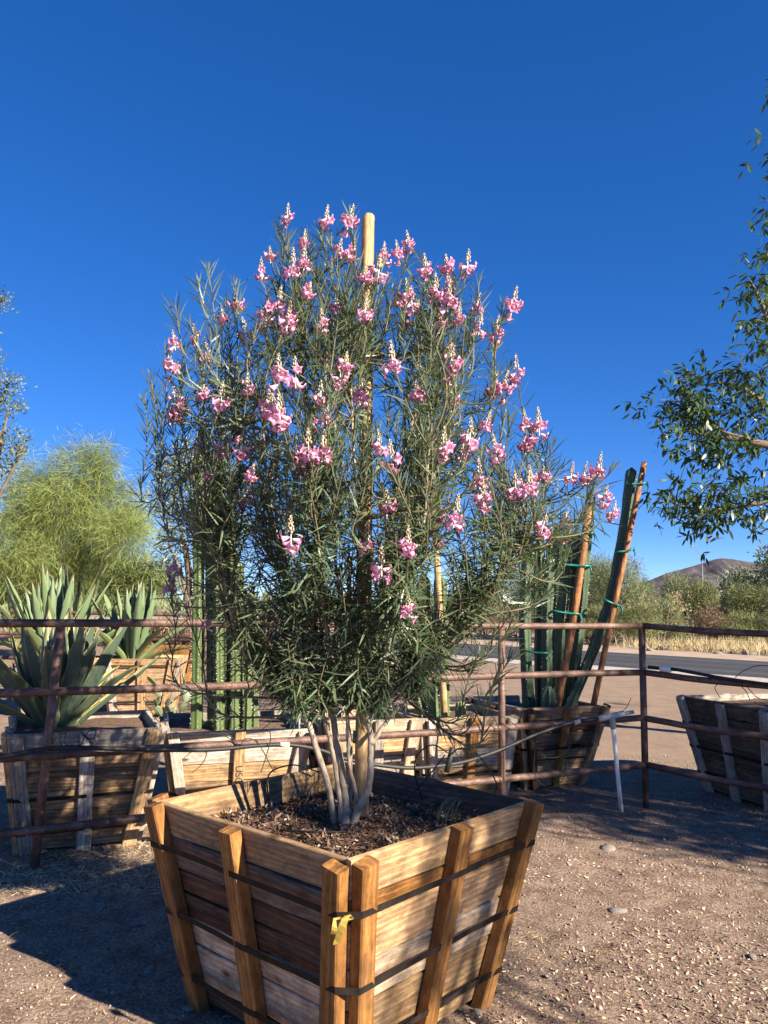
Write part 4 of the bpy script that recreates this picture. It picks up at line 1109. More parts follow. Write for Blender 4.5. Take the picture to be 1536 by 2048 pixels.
# ------------------------------------------------------------------ trees and brush
def crown_pts(n, lobes, r_, shell=.55):
    """points in a union of ellipsoid lobes [(c, rad)] weighted to the outside, with gaps"""
    vol = np.array([l[1][0] * l[1][1] * l[1][2] for l in lobes]) ** (2 / 3); pick = r_.choice(len(lobes), n, p=vol / vol.sum())
    d = nrm(r_.normal(size=(n, 3))); rad = r_.uniform(shell ** 3, 1, n) ** (1 / 3)
    c_ = np.array([l[0] for l in lobes])[pick]; rr = np.array([l[1] for l in lobes])[pick]
    return c_ + d * rr * rad[:, None], d
def tree(name, label, base, lobes, n, size, mat, bark, group=None, seed=0, cat='tree', droop=.3, per=6, trunk_r=.12, up=.4, spread=.35, limbs=7, shell=.5, width_bend=(-.3, .3)):
    r_ = np.random.default_rng(seed); base = np.array(base, float)
    root = tag(empty(name, tuple(base)), label, cat, group)
    mb_ = MB(); tips_ = []
    lob = [(np.array(l[0], float), np.array(l[1], float)) for l in lobes]
    fork = np.array([0, 0, min(.55, lob[0][0][2] * .35)])
    for k in range(limbs):
        c_, rr = lob[k % len(lob)]
        e = c_ + nrm(r_.normal(size=3)) * rr * .45
        b_ = np.array([r_.normal() * trunk_r * .5, r_.normal() * trunk_r * .5, -.05])
        mid1 = b_ + (e - b_) * .35 + np.array([0, 0, .12 * np.linalg.norm(e)]) + r_.normal(size=3) * .06
        C_ = catmull([b_, mid1, b_ + (e - b_) * .7 + r_.normal(size=3) * .06, e], 6)
        V, Fs = sweep(C_, np.linspace(trunk_r * (1 if k == 0 else .6), .012, len(C_)), 7, False); mb_.add(V, Fs)
        tips_.append(C_)
    N_ = np.vstack(tips_)
    m_ = n // per
    C0, d0 = crown_pts(m_, lob, r_, shell)
    C0[:, 2] = np.maximum(C0[:, 2], .06)
    sel = r_.choice(m_, min(m_, 130), replace=False)
    for i in sel:                                            # small branches reaching into the crown
        j = np.argmin(np.linalg.norm(N_ - C0[i], axis=1)); a_ = N_[j]
        C_ = catmull([a_, (a_ + C0[i]) / 2 + np.array([0, 0, .05]), C0[i]], 3)
        V, Fs = sweep(C_, np.linspace(.014, .004, len(C_)) * (.5 + trunk_r * 3), 4, False); mb_.add(V, Fs)
    mb_.build('trunk', [bark], root, True)
    B_ = np.repeat(C0, per, 0) + r_.normal(size=(m_ * per, 3)) * size[0] * spread
    B_[:, 2] = np.maximum(B_[:, 2], .03)
    D_ = np.repeat(d0, per, 0) * .7 + r_.normal(size=(m_ * per, 3)) * .6 + np.array([0, 0, up - droop])
    L_ = r_.uniform(.5, 1.3, m_ * per) * size[0]; W_ = r_.uniform(.7, 1.2, m_ * per) * size[1]
    V, Q, T = strips(B_, D_, r_.normal(size=(m_ * per, 3)), L_, W_, r_.uniform(*width_bend, m_ * per))
    tag(obj('crown', mesh_np('crown', V, Q, T, [mat]), root), kind='stuff')
    return root
def lobes_rand(n, c_, rad, lr, seed):
    r_ = np.random.default_rng(seed); out = []
    for _ in range(n):
        d = nrm(r_.normal(size=3)) * r_.uniform(.4, 1) ** .5
        out.append((np.array(c_) + d * np.array(rad), np.array(lr) * r_.uniform(.65, 1.2)))
    return out

# big palo verde (left)
def palo(label, px_lobes, D, n, seed, mat, size=(.36, .016), group=None, limbs=9, tr=.12):
    L_ = []
    cx0 = np.mean([p[0] for p in px_lobes]); base = aty(cx0, 1250, D); base[2] = 0
    for (x, y, rx, rz) in px_lobes:
        p = aty(x, y, D + rng.uniform(-.8, .8)); k = D / FPX
        L_.append((p - base, np.array([rx * k, rx * k * .8, rz * k])))
    return tree('palo_verde_tree', label, base, L_, n, size, mat, GTWIG, group, seed, droop=.75, per=9, up=.35, spread=.6, limbs=limbs, trunk_r=tr, shell=.35, width_bend=(-.55, .1))
palo('big feathery yellow green palo verde tree behind the back row agaves', [(160, 950, 55, 65), (215, 1010, 60, 55), (120, 1010, 62, 45), (60, 1040, 60, 45), (170, 1070, 75, 42), (245, 1070, 50, 40), (20, 1090, 70, 50), (110, 1120, 90, 45), (200, 930, 25, 45), (265, 1040, 35, 28), (60, 980, 50, 50)], 19, 50000, 21, L_PALO, (.30, .0085))
palo('lower green palo verde thicket right of the feathery tree', [(200, 1150, 50, 30), (250, 1140, 45, 30), (290, 1150, 40, 28), (320, 1165, 40, 24), (230, 1175, 60, 22)], 30, 12000, 22, L_PALO2, (.4, .022))
palo('dull green palo verde thicket low behind the left agave', [(0, 1160, 60, 30), (60, 1165, 60, 26), (130, 1160, 60, 28), (-60, 1150, 60, 35)], 26, 11000, 23, L_PALO2, (.4, .02))
# ironwood-like tree behind the tall cactus, and the one reaching in from the left
base = aty(395, 1250, 24); base[2] = 0
L_ = []
for x, y, rx, rz in ((345, 950, 38, 40), (380, 920, 45, 40), (330, 1000, 35, 35), (365, 1040, 45, 40), (350, 1090, 40, 35), (420, 980, 55, 60), (440, 1060, 60, 60), (330, 1130, 25, 22)):
    p = aty(x, y, 24); k = 24 / FPX; L_.append((p - base, np.array([rx, rx, rz]) * k))
tree('desert_tree', 'blue green desert tree behind the left cactus columns', base, L_, 7500, (.14, .04), L_PALE, TBARK, None, 31, droop=.2, per=7, trunk_r=.13, shell=.2, spread=.9)
base = np.array([-5.6, 8.6, 0.0]); L_ = []
for x, y, rx, rz in ((-20, 600, 38, 25), (5, 770, 32, 28), (20, 815, 26, 22), (15, 880, 42, 30), (-30, 920, 60, 40), (30, 905, 30, 20), (-40, 800, 50, 60), (-90, 700, 90, 90), (-160, 850, 110, 110), (-130, 560, 100, 70)):
    p = aty(x, y, 8.2); k = 8.2 / FPX; L_.append((p - base, np.array([rx, rx, rz]) * k))
tree('desert_tree', 'grey green small leaved tree reaching in beside the feathery palo verde', base, L_, 13000, (.036, .017), L_MESQ, TBARK, None, 32, droop=.1, per=9, trunk_r=.12, shell=.2, spread=1.1)
# dry brown bush left of the cactus
b_ = gz(318, 1268); b_ = aty(312, 1262, 15.5); b_[2] = 0
tree('dry_bush', 'rounded dry brown bush beside the road at the left', b_, [((0, 0, .55), (.75, .7, .55)), ((-.5, 0, .5), (.5, .5, .5)), ((.5, 0, .45), (.5, .5, .45))], 9000, (.12, .03), L_DRY, TBARK, None, 33, 'bush', droop=.0, per=6, trunk_r=.03, shell=.6)

# ash tree reaching in from the right
base = np.array([6.3, 8.2, 0.0])
AY = 6.9
ash = tag(empty('ash_tree', tuple(base)), 'glossy dark green broadleaf tree hanging in beside the staked cactus', 'tree')
sprig = []
for x, y in ((1345, 760), (1320, 800), (1310, 815), (1360, 745), (1390, 750), (1330, 845), (1350, 830), (1375, 800), (1400, 790), (1420, 800), (1385, 840), (1410, 850), (1440, 740), (1450, 770), (1460, 810), (1440, 840), (1455, 860), (1480, 780), (1490, 830), (1475, 860), (1370, 880), (1345, 875), (1400, 880), (1430, 890), (1390, 920), (1370, 930), (1420, 930), (1450, 920), (1480, 900), (1500, 870), (1510, 800), (1520, 760), (1530, 830), (1525, 900), (1505, 920), (1460, 950), (1490, 960), (1430, 960), (1400, 965), (1330, 985), (1320, 1000), (1350, 1000), (1380, 1000), (1410, 1000), (1440, 1000), (1470, 1000), (1500, 1000), (1530, 980), (1390, 1030), (1405, 1050), (1420, 1030), (1450, 1030), (1480, 1030), (1510, 1040), (1530, 1020), (1350, 1020), (1460, 1050), (1490, 720), (1500, 640), (1490, 600), (1500, 570), (1515, 590), (1530, 560), (1520, 630), (1530, 660), (1510, 690), (1530, 700), (1525, 530), (1535, 600), (1500, 660), (1540, 740), (1515, 550), (1530, 425), (1525, 455), (1540, 500), (1530, 950), (1380, 770), (1430, 820), (1450, 890), (1500, 760), (1350, 800), (1420, 770), (1400, 830), (1365, 850), (1470, 830), (1495, 940), (1445, 975), (1370, 985), (1520, 870), (1485, 880), (1440, 910)):
    sprig.append((x, y, rng.uniform(-.5, .5)))
for _ in range(420):
    x = 1540 + rng.uniform(0, 900); y = rng.uniform(150, 1050) - (0 if x < 1700 else rng.uniform(0, 250)); 
    if x > 1600 and rng.random() < .3: continue
    sprig.append((x, y, rng.uniform(-.5, 2.2)))
limbs = MB()
lim = [aty(1536, 890, AY), aty(1470, 878, AY - .05), aty(1405, 868, AY - .1)]
trk = np.array([6.3, 8.2, -.05])
fork = np.array([6.1, 8.1, 1.9])
AN = []
def limb(pts, r0, r1, sides=8):
    C_ = catmull(pts, 8); V, Fs = sweep(C_ - base, np.linspace(r0, r1, len(C_)), sides, False); limbs.add(V, Fs); AN.append(C_)
limb([trk, np.array([6.25, 8.15, 1.0]), fork], .14, .11)
limb([fork, np.array([5.0, 7.6, 2.75]), aty(1640, 905, AY + .1), *lim], .08, .012)
limb([np.array([5.0, 7.6, 2.75]), aty(1620, 960, AY), aty(1540, 1000, AY), aty(1430, 1020, AY), aty(1350, 1010, AY)], .04, .006)
limb([np.array([5.4, 7.8, 2.5]), aty(1640, 880, AY + .2), aty(1550, 820, AY + .2), aty(1470, 770, AY), aty(1400, 770, AY)], .04, .006)
limb([fork, np.array([5.2, 7.6, 3.4]), aty(1580, 700, AY), aty(1520, 600, AY), aty(1500, 560, AY)], .06, .006)
limb([fork, np.array([5.8, 7.6, 3.6]), aty(1620, 560, AY), aty(1545, 430, AY)], .05, .006)
limb([fork, np.array([6.6, 8.0, 3.6]), np.array([7.2, 7.7, 4.9])], .07, .02)
limb([fork, np.array([6.2, 8.4, 3.6]), np.array([5.8, 8.5, 5.3])], .07, .02)
limb([np.array([5.0, 7.6, 2.75]), aty(1600, 920, AY), aty(1520, 885, AY), aty(1440, 860, AY), aty(1380, 815, AY)], .03, .006)
AN = np.vstack(AN)
SB, SD, SN, SL, SW = [], [], [], [], []
for (x, y, dy) in sprig:
    p = aty(x, y, AY + dy)
    j = np.argmin(np.linalg.norm(AN - p, axis=1) + np.where(AN[:, 0] < p[0] - .1, .6, 0)); a_ = AN[j]
    C_ = catmull([a_, (a_ + p) / 2 + np.array([0, 0, .03]), p], 4)
    V, Fs = sweep(C_ - base, np.linspace(.007, .0025, len(C_)), 4, False); limbs.add(V, Fs)
    tg_ = nrm(p - a_ + rng.normal(size=3) * .02)
    for lf in range(8):
        lp = p - tg_ * rng.uniform(0, .2) + rng.normal(size=3) * .085
        ld = nrm(np.array([rng.normal() * .8 - .35, rng.normal() * .8, rng.normal() * .4 - .5]))
        sd_ = nrm(np.cross(ld, rng.normal(size=3)))
        for q in range(5):
            ps = lp + ld * (.03 + .03 * (q // 2)) 
            dd = ld if q == 4 else nrm(ld * .5 + sd_ * (1 if q % 2 else -1) * .9)
            SB.append(ps + (ld * .03 if q == 4 else 0)); SD.append(dd + rng.normal(size=3) * .15 + np.array([0, 0, -.25])); SN.append(np.array([0, 0, 1]) + rng.normal(size=3) * .5)
            SL.append(rng.uniform(.065, .105)); SW.append(rng.uniform(.02, .03))
limbs.build('trunk', [TBARK], ash, True)
V, Q, T = strips(np.array(SB) - base, np.array(SD), np.array(SN), np.array(SL), np.array(SW), rng.uniform(-.3, .05, len(SB)), (.25, 1, .75))
tag(obj('foliage', mesh_np('foliage', V, Q, T, [L_ASH]), ash), kind='stuff')

# shade trees of the yard outside the view (they cast the dapple on the box and the dark band by the corner)
def shade_tree(label, base, lobes, n, seed, leaf=(.10, .032), per=12):
    return tree('shade_tree', label, base, lobes, n, leaf, L_ASH, TBARK, None, seed, droop=.3, per=per, trunk_r=.1, shell=.15, spread=1.2)
shade_tree('dense broadleaf yard tree whose shade falls across the fence corner', (8.0, 1.9, 0), lobes_rand(20, (-.3, .3, 3.7), (1.4, 1.0, 1.6), (.7, .6, .6), 5), 19000, 51)
shade_tree('open crowned yard tree whose dapple falls on the large tree box', (5.1, -2.7, 0), lobes_rand(10, (.8, 1.35, 4.55), (.9, .6, .3), (.45, .4, .28), 6), 2100, 52)

# brush across the road
def shrub(label, x, ytop, ybase, D, w, mat, n, seed, group='desert brush across the road', size=(.28, .035), name='desert_shrub', lean=0):
    b_ = aty(x, 1270, D); b_[2] = 0
    k = D / FPX; zt = aty(x, ytop, D)[2]; W_ = w * k / 2
    r_ = np.random.default_rng(seed); lob = []
    for q in range(8):
        fz = r_.uniform(.25, .86); zr = zt * r_.uniform(.14, .24)
        lob.append((np.array([r_.uniform(-.75, .75) * W_, r_.uniform(-.6, .6) * W_, fz * zt]), np.array([W_ * r_.uniform(.28, .5), W_ * .4, zr])))
    return tree(name, label, b_, lob, n, size, mat, TBARK if mat is not L_DRY else TBARK, group, seed, 'shrub', droop=.1, per=6, trunk_r=.05, shell=.3, up=.45, spread=.8, limbs=8)
S1 = 'grey green desert shrub in the brush across the road'; S2 = 'yellow olive shrub in the brush across the road'; S3 = 'bare brown twiggy shrub in the brush across the road'
k_ = 100
SL_ = {(1230, 1112): 'tall grey green shrub beyond the longest leaning cactus pole', (1160, 1108): 'tall grey green shrub seen between the two staked cactus poles', (1305, 1122): 'broad grey green shrub rising above the corner fence post', (1370, 1148): 'grey green shrub under the gentle end of the hill slope', (1085, 1120): 'grey green shrub behind the dark cactus columns', (1440, 1168): 'yellow olive shrub just below the hill crest', (1500, 1175): 'yellow olive shrub in front of the small dark roof', (1565, 1168): 'yellow olive shrub under the tall green tree by the hill', (1020, 1150): 'yellow olive shrub rising behind the white traffic sign', (960, 1172): 'grey green shrub between the traffic sign and the flowering tree', (1418, 1205): 'bare brown twiggy shrub behind the wire fence', (1035, 1215): 'brown twiggy shrub at the foot of the traffic sign', (970, 1210): 'brown twiggy shrub on the flowering tree side of the traffic sign', (1480, 1222): 'low olive shrub behind the dry grass and wire fence', (1540, 1225): 'low grey green shrub at the far end of the dry grass strip', (1250, 1215): 'low olive shrub at the road edge beside the leaning cactus pole', (1330, 1215): 'low grey green shrub where the dry grass strip begins', (1185, 1220): 'low olive shrub at the road edge between the staked poles', (1120, 1222): 'brown twiggy shrub behind the dark cactus columns', (1290, 1235): 'small grey green shrub directly behind the corner fence post', (890, 1178): 'grey green shrub glimpsed through the lower leaves of the flowering tree'}
for (x, yt, D, w, mat, lab, n) in ((1230, 1112, 36, 150, L_SAGE, S1, 12000), (1160, 1108, 38, 130, L_SAGE, S1, 11000), (1305, 1122, 38, 130, L_SAGE, S1, 12000), (1370, 1148, 40, 120, L_SAGE, S1, 10000), (1085, 1120, 40, 110, L_SAGE, S1, 8000), (1440, 1168, 39, 110, L_OLIVE, S2, 9000), (1500, 1175, 37.5, 110, L_OLIVE, S2, 9000), (1565, 1168, 37, 120, L_OLIVE, S2, 8000), (1020, 1150, 42, 120, L_OLIVE, S2, 7000), (960, 1172, 44, 120, L_SAGE, S1, 7000), (890, 1178, 47, 130, L_SAGE, S1, 6000), (1418, 1205, 36.5, 95, L_DRY, S3, 6000), (1035, 1215, 37, 110, L_DRY, S3, 5000), (970, 1210, 39, 100, L_DRY, S3, 5000), (1480, 1222, 35.5, 90, L_OLIVE, S2, 6000), (1540, 1225, 35.5, 90, L_SAGE, S1, 6000), (1250, 1215, 33.5, 110, L_OLIVE, S2, 7000), (1330, 1215, 36, 100, L_SAGE, S1, 8000), (1185, 1220, 34, 100, L_OLIVE, S2, 6000), (1120, 1222, 35, 90, L_DRY, S3, 5000), (1290, 1235, 34.5, 70, L_SAGE, S1, 5000), (800, 1190, 52, 160, L_SAGE, S1, 5000), (700, 1190, 58, 160, L_OLIVE, S2, 5000), (1640, 1165, 38, 150, L_SAGE, S1, 6000), (600, 1185, 62, 160, L_SAGE, S1, 5000), (480, 1180, 66, 170, L_OLIVE, S2, 5000)):
    lab = SL_.get((x, yt), lab)
    k_ += 1; shrub(lab, x, yt, 0, D, w, mat, int(n * 1.35), k_, size=(.17 * D / 36, .0155 * D / 36))
shrub('shrub tipped with pale straw coloured seed pods across the road', 1320, 1165, 0, 34.6, 140, L_STRAW, 700, 140, None, (.09, .045))
# farther trees near the hill and at the right edge
for (x, yt, D, w, n, lab) in ((1455, 1140, 75, 26, 1600, 'narrow dark tree rising above the brush below the hill'), (1500, 1145, 70, 50, 2600, 'rounded dark tree above the brush beside the small dark roof'), (1560, 1085, 60, 90, 4000, 'tall green tree at the hill end of the brush'), (1195, 1105, 60, 60, 2200, 'sparse thin topped tree behind the brush by the staked cactus')):
    k_ += 1; shrub(lab, x, yt, 0, D, w, L_MESQ, n, k_, None, (.35, .12), 'background_tree')
# far desert vegetation line to close the horizon
r_ = np.random.default_rng(77); n_ = 9000
xx = r_.uniform(-260, 330, n_); yy = r_.uniform(75, 260, n_); hh = r_.uniform(.6, 3.2, n_)
V, Q, T = strips(np.stack([xx, yy, r_.uniform(0, 1, n_) * hh * .5], 1), np.stack([r_.normal(size=n_) * .5, r_.normal(size=n_) * .3, np.ones(n_)], 1), np.stack([r_.normal(size=n_), -np.ones(n_), r_.normal(size=n_) * .3], 1), hh * .8, r_.uniform(.5, 1.4, n_), r_.uniform(-.3, .3, n_), (.7, 1, .8))
tag(obj('distant_brush', mesh_np('distant_brush', V, Q, T, [L_SAGE])), 'far off desert brush along the horizon', 'brush', kind='stuff')
# dry grass strip across the road
r_ = np.random.default_rng(78); n_ = 15000
nn = r_.uniform(28.6, 33.5, n_) + r_.normal(size=n_) * .2; tt = r_.uniform(-4, 20, n_)
keep = np.array([mnoise.noise((a_ * .35, b_ * .9, 2)) for a_, b_ in zip(tt, nn)]) + r_.uniform(0, .25, n_) > -.05
keep &= (tt < 15.5 + r_.normal(size=n_) * 1.0)
nn, tt = nn[keep], tt[keep]; n_ = len(nn)
B_ = np.stack([nn * RN[0] + tt * RT[0], nn * RN[1] + tt * RT[1], np.zeros(n_)], 1)
V, Q, T = strips(B_, np.stack([r_.normal(size=n_) * .45, r_.normal(size=n_) * .3, np.ones(n_)], 1), np.stack([r_.normal(size=n_) * .6, -np.ones(n_), np.zeros(n_)], 1), r_.uniform(.2, .62, n_), r_.uniform(.012, .03, n_), r_.uniform(-.4, .4, n_))
tag(obj('dry_grass', mesh_np('dry_grass', V, Q, T, [L_STRAW])), 'strip of yellow dry grass along the far side of the road', 'grass', kind='stuff')
# roadside stones
def rockmesh(seed, sub=2):
    r_ = np.random.default_rng(seed); V = []; n, m_ = 6, 9
    for i in range(n + 1):
        ph = math.pi * i / n
        for j in range(m_):
            th = 2 * math.pi * j / m_; d = np.array([math.sin(ph) * math.cos(th), math.sin(ph) * math.sin(th), math.cos(ph)])
            k = 1 + .28 * mnoise.noise(tuple(d * 1.6 + seed * 3.1)) + .12 * mnoise.noise(tuple(d * 4 + seed))
            V.append(d * k * np.array([1, .75, .36]))
    Fs = [(i * m_ + j, (i + 1) * m_ + j, (i + 1) * m_ + (j + 1) % m_, i * m_ + (j + 1) % m_) for i in range(n) for j in range(m_)]
    return mesh('stone', V, Fs, [ROCK], None, True)
ROCK = plain('stone', (.20, .175, .155), .9, .3, 9, 0, .2, .5)
RK = [rockmesh(k) for k in range(5)]
def stone(p, s, label, group, k):
    o = obj('stone', RK[k % 5]); o.location = (p[0], p[1], p[2] + s * .18); o.scale = (s, s, s); o.rotation_euler = (rng.uniform(-.2, .2), rng.uniform(-.2, .2), rng.uniform(0, 6.28))
    return tag(o, label, 'stone', group)
for k, (x, y, s) in enumerate(((1325, 1300, .3), (1402, 1303, .26), (1450, 1306, .32), (1470, 1308, .2), (1498, 1310, .28), (1518, 1308, .3), (1300, 1302, .2), (1380, 1302, .2), (1540, 1309, .3), (1285, 1300, .18), (1435, 1308, .16), (1485, 1303, .2))):
    p = gz(x, y); stone(p, s, 'pale stone among the dry grass across the road', 'stones along the far roadside', k)
for k, (x, y, s, lab) in enumerate(((52, 1832, .034, 'flat grey stone in the box shade near the sunlit ground edge'), (200, 1812, .036, 'rounded grey stone of a pair in the shade of the large box'), (238, 1813, .03, 'smaller stone of the pair in the shade of the large box'), (273, 1847, .028, 'grey stone in shade beside the green grass by the box'), (298, 1940, .03, 'round stone in shade close to the box batten foot'), (136, 1794, .022, 'small stone in the upper shade of the large box'), (1235, 1817, .055, 'flat pale grey stone on the sunlit dirt among fallen petals'), (1216, 1697, .06, 'buried flat tan stone on sunlit dirt right of the box'), (1505, 1915, .028, 'dark stone at the sunlit right edge of the yard'), (1410, 1965, .022, 'brown stone by the dense petal litter'), (955, 2020, .022, 'tan stone at the foot of the large box'), (377, 2015, .03, 'stone half hidden in the darkest box shade'))):
    p = gz(x, y); p[2] = gh(p[0], p[1]) - (.012 if 'flat' in lab else .002); stone(p, s, lab, None, k)

# sign, lamp, wire fence, house
sb = gz(1012, 1277); 
D_ = sb[1]
WHITE = plain('sign_white', (.78, .78, .76), .5, .05, 5); GALV = plain('galvanised', (.16, .16, .16), .5, .15, 5, .6); BLK = plain('sign_black', (.03, .03, .03), .6, .1, 5)
kpx = D_ / FPX
sg = tag(empty('road_sign', (sb[0], sb[1], 0)), 'small white traffic sign on a thin post across the road', 'sign')
tube('post', [(0, 0, -.1), (0, 0, 100 * kpx)], .045, GALV, sg, 6, 2)
def slab(name, c_, sx_, sy_, sz_, mat, parent):
    x, y, z = c_; V = [(x + a_ * sx_ / 2, y + b_ * sy_ / 2, z + c2 * sz_ / 2) for a_ in (-1, 1) for b_ in (-1, 1) for c2 in (-1, 1)]
    return obj(name, mesh(name, V, [(0, 1, 3, 2), (4, 6, 7, 5), (0, 4, 5, 1), (2, 3, 7, 6), (0, 2, 6, 4), (1, 5, 7, 3)], [mat]), parent)
zc = 84 * kpx
pn = slab('panel', (0, -.06, zc), 13 * kpx, .02, 27 * kpx, WHITE, sg)
slab('bar', (.02, -.075, zc + 7.5 * kpx), 9 * kpx, .008, 2.6 * kpx, BLK, sg)
slab('bar', (.0, -.075, zc - .5 * kpx), 9.5 * kpx, .008, 1.6 * kpx, BLK, sg)
ft = bpy.data.curves.new('digits', 'FONT'); ft.body = '45'; ft.size = 9 * kpx; ft.extrude = .003; ft.align_x = 'CENTER'
fo = bpy.data.objects.new('tmp', ft); COL.objects.link(fo); bpy.context.view_layer.update()
tme = bpy.data.meshes.new_from_object(fo.evaluated_get(bpy.context.evaluated_depsgraph_get())); bpy.data.objects.remove(fo, do_unlink=True)
tme.materials.clear(); tme.materials.append(BLK)
to = obj('digits', tme, sg); to.location = (0, -.076, zc - 9.5 * kpx); to.rotation_euler = (math.pi / 2, 0, 0)
lp = aty(1405, 1150, 90); kp = 90 / FPX
lampo = tag(empty('street_lamp', (lp[0], 90, 0)), 'thin street lamp with bent arm against the sky above the hill', 'lamp')
zt_ = aty(1403, 1113, 90)[2]; za = aty(1391, 1094, 90)
tube('pole', [(0, 0, -.1), (0, 0, zt_)], [.07, .05], GALV, lampo, 8, 2)
tube('arm', [(0, 0, zt_ - .05), (-.35, 0, zt_ + .65), (za[0] - lp[0], 0, za[2])], [.045, .035], GALV, lampo, 6, 5)
slab('lamp_head', (za[0] - lp[0] - .25, 0, za[2]), .6, .25, .12, GALV, lampo)
wf = tag(empty('wire_fence', (gz(1387, 1299)[0], gz(1387, 1299)[1], 0)), 'thin posts and wires of a low fence in the dry grass', 'fence')
w0 = np.array(wf.location)
WIRE = plain('fence_wire', (.10, .08, .07), .7, .2, 8)
for i in range(-1, 7):
    p = w0 - np.append(RT, 0) * i * 3.4
    tube('post', [p - w0 + np.array([0, 0, -.05]), p - w0 + np.array([0, 0, 1.15])], .028, WIRE, wf, 5, 1)
for z in (.45, .8, 1.08):
    tube('wire', [np.append(RT * 3.4, z), np.append(-RT * 3.4 * 6, z)], .006, WIRE, wf, 4, 2, cap=False)
hs = tag(empty('house', (aty(1478, 1180, 105)[0], 105, 0)), 'small dark roofed house half hidden behind the brush', 'house')
kh = 105 / FPX; ztop = aty(1478, 1160, 105)[2]
slab('wall', (0, 3, (ztop - 1) / 2), 6, 6, ztop - 1, plain('house_wall', (.30, .24, .19), .9), hs)
rv = [(-3.6, -.6, ztop - 1.0), (3.6, -.6, ztop - .75), (3.6, 6.6, ztop - .75), (-3.6, 6.6, ztop - 1.0), (-3.6, 3, ztop + .1), (3.6, 3, ztop + .3)]
obj('roof', mesh('roof', rv, [(0, 1, 5, 4), (3, 4, 5, 2), (0, 4, 3), (1, 2, 5), (0, 3, 2, 1)], [plain('house_roof', (.08, .07, .075), .8)]), hs)

# ------------------------------------------------------------------ ground litter
def scatter(name, n, region, size, wid, pal, p, label, seed, flat=1.0, mask=None, rise=.002, prof=(.7, 1, .8), cat='litter'):
    r_ = np.random.default_rng(seed)
    X = r_.uniform(region[0], region[1], n); Y = region[2] + (region[3] - region[2]) * r_.uniform(0, 1, n) ** 1.25
    keep = np.ones(n, bool)
    if mask is not None: keep = np.array([mask(a_, b_, r_.random()) for a_, b_ in zip(X, Y)])
    # not inside the main box footprint
    ca, sa = math.cos(MBA), math.sin(MBA); u = (X - MBC[0]) * ca + (Y - MBC[1]) * sa; v = -(X - MBC[0]) * sa + (Y - MBC[1]) * ca
    keep &= ~((np.abs(u) < .38) & (np.abs(v) < .38))
    X, Y = X[keep], Y[keep]; m_ = len(X)
    Z = np.array([gh(a_, b_) for a_, b_ in zip(X, Y)]) + rise
    D_ = r_.normal(size=(m_, 3)) * [1, 1, .25 * flat]; N_ = r_.normal(size=(m_, 3)) * [.45 * flat, .45 * flat, 0] + [0, 0, 1]
    V, Q, T = strips(np.stack([X, Y, Z], 1), D_, N_, r_.uniform(*size, m_), r_.uniform(*wid, m_), r_.uniform(-.35, .35, m_), prof)
    pal = np.array(pal); c_ = np.repeat(pal[r_.choice(len(pal), m_, p=p)] * r_.uniform(.75, 1.25, (m_, 1)), 7, 0)
    return tag(obj(name, mesh_np(name, V, Q, T, [CHIP], False, c_)), label, cat, kind='stuff')
REG = (-3.2, 4.2, 1.4, 8.0)
def clump(a_, b_, q): return mnoise.noise((a_ * 1.3, b_ * 1.3, 9)) + .5 * mnoise.noise((a_ * 4, b_ * 4, 1)) > q * 1.1 - .55
scatter('leaf_litter', 60000, REG, (.008, .03), (.002, .007), [(.42, .33, .20), (.55, .46, .30), (.30, .19, .11), (.16, .09, .06), (.22, .16, .11)], [.25, .13, .25, .2, .17], 'dry leaf fragments littering the yard dirt', 61, mask=clump)
scatter('fallen_petals', 14000, (.3, 3.0, 1.6, 5.0), (.012, .028), (.006, .012), [(.42, .31, .22), (.27, .15, .13), (.52, .42, .29), (.16, .08, .075)], [.3, .2, .3, .2], 'faded pink and tan petals fallen on the sunlit dirt', 62, mask=lambda a_, b_, q: mnoise.noise((a_ * 1.1 + 4, b_ * 1.1, 3)) > q * .9 - .3, cat='petals')
# straw patch by the agave box
scatter('straw', 5000, (-2.1, -.7, 4.2, 5.2), (.02, .07), (.002, .004), [(.5, .40, .25), (.40, .30, .18), (.6, .5, .33)], [.4, .3, .3], 'pale dry straw under the weathered agave box', 63, rise=.004)
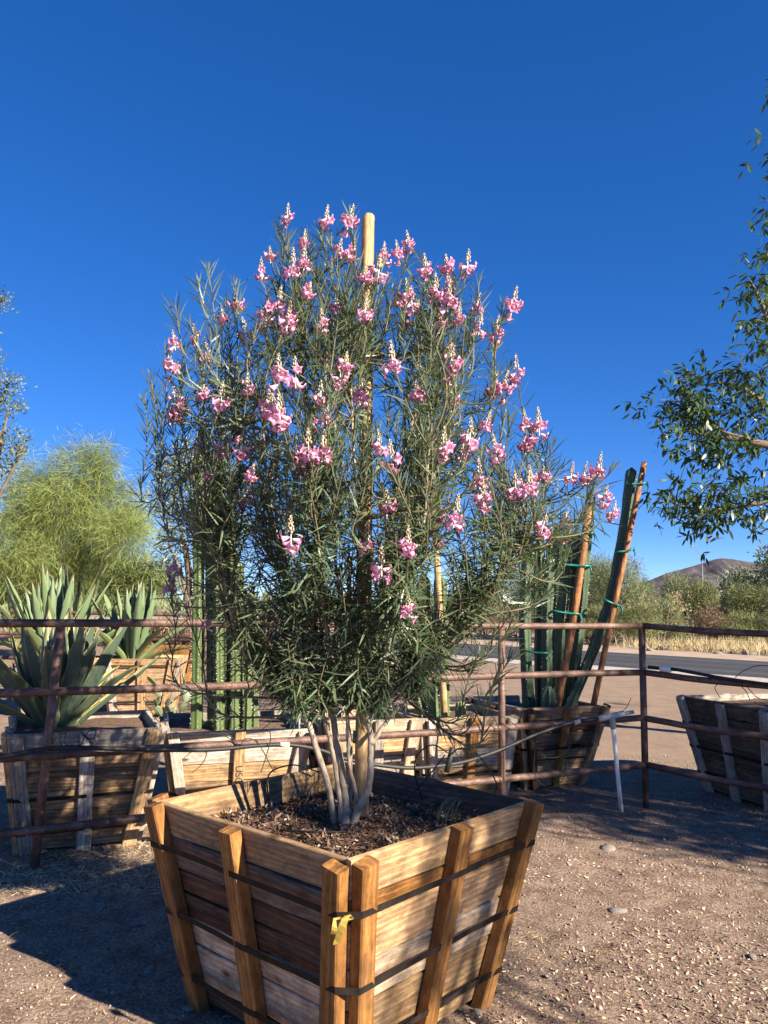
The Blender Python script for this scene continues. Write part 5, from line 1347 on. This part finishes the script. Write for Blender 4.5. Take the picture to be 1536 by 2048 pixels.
# gravel
r_ = np.random.default_rng(64); n_ = 60000
X = r_.uniform(-3.3, 4.3, n_); Y = 1.4 + 7.0 * r_.uniform(0, 1, n_) ** 1.3
ca, sa = math.cos(MBA), math.sin(MBA); u = (X - MBC[0]) * ca + (Y - MBC[1]) * sa; v = -(X - MBC[0]) * sa + (Y - MBC[1]) * ca
kp_ = ~((np.abs(u) < .39) & (np.abs(v) < .39)); X, Y = X[kp_], Y[kp_]; n_ = len(X)
Z = np.array([gh(a_, b_) for a_, b_ in zip(X, Y)])
s_ = np.exp(r_.normal(-5.75, .5, n_)); s_ = np.clip(s_, .0018, .016)
octa = np.array([(1, 0, 0), (.2, .9, .1), (-1, .1, 0), (-.1, -.9, 0), (.05, 0, .75), (0, .05, -.6)])
tri = np.array([(0, 1, 4), (1, 2, 4), (2, 3, 4), (3, 0, 4), (1, 0, 5), (2, 1, 5), (3, 2, 5), (0, 3, 5)])
th = r_.uniform(0, 6.28, n_)
V = octa[None] * (1 + r_.uniform(-.3, .3, (n_, 6, 3)))
Vx = V[..., 0] * np.cos(th)[:, None] - V[..., 1] * np.sin(th)[:, None]; Vy = V[..., 0] * np.sin(th)[:, None] + V[..., 1] * np.cos(th)[:, None]
V = np.stack([Vx, Vy, V[..., 2]], -1) * s_[:, None, None] + np.stack([X, Y, Z + s_ * .25], 1)[:, None]
pal = np.array([(.30, .24, .19), (.22, .17, .135), (.36, .30, .25), (.17, .14, .12), (.44, .38, .32)])
c_ = np.repeat(pal[r_.choice(5, n_, p=[.35, .3, .17, .12, .06])], 6, 0)
tag(obj('gravel', mesh_np('gravel', V.reshape(-1, 3), None, (tri[None] + (np.arange(n_) * 6)[:, None, None]).reshape(-1, 3), [CHIP], False, c_)), 'small pebbles strewn over the yard dirt', 'gravel', kind='stuff')
# grass wisps in the box shade and at the right edge
for k, (x, y, n, L_, lab) in enumerate(((330, 1825, 9, .16, 'green grass wisps in the shade by the left box batten'), (250, 1880, 7, .15, 'fallen green blades in the dark shade left of the box'), (170, 1930, 6, .16, 'limp grass blades lying in the middle of the box shade'), (60, 1880, 4, .16, 'pale blade crossing from shade to sun at the ground edge'), (300, 2000, 6, .15, 'grass blades in the shade near the foot of the box'), (1480, 1995, 4, .14, 'yellow green blades on the sunlit dirt at the right'), (1045, 1865, 5, .09, 'small green sprouts at the sunny foot of the box'), (1120, 1880, 3, .10, 'short pale stems lying on the sunlit dirt beside the box'))):
    p = gz(x, y); blades(lab, (p[0], p[1], gh(p[0], p[1])), n, L_, 200 + k, .05, L_BLADE if k > 5 else L_OLIVE, 1.0, None, .005)
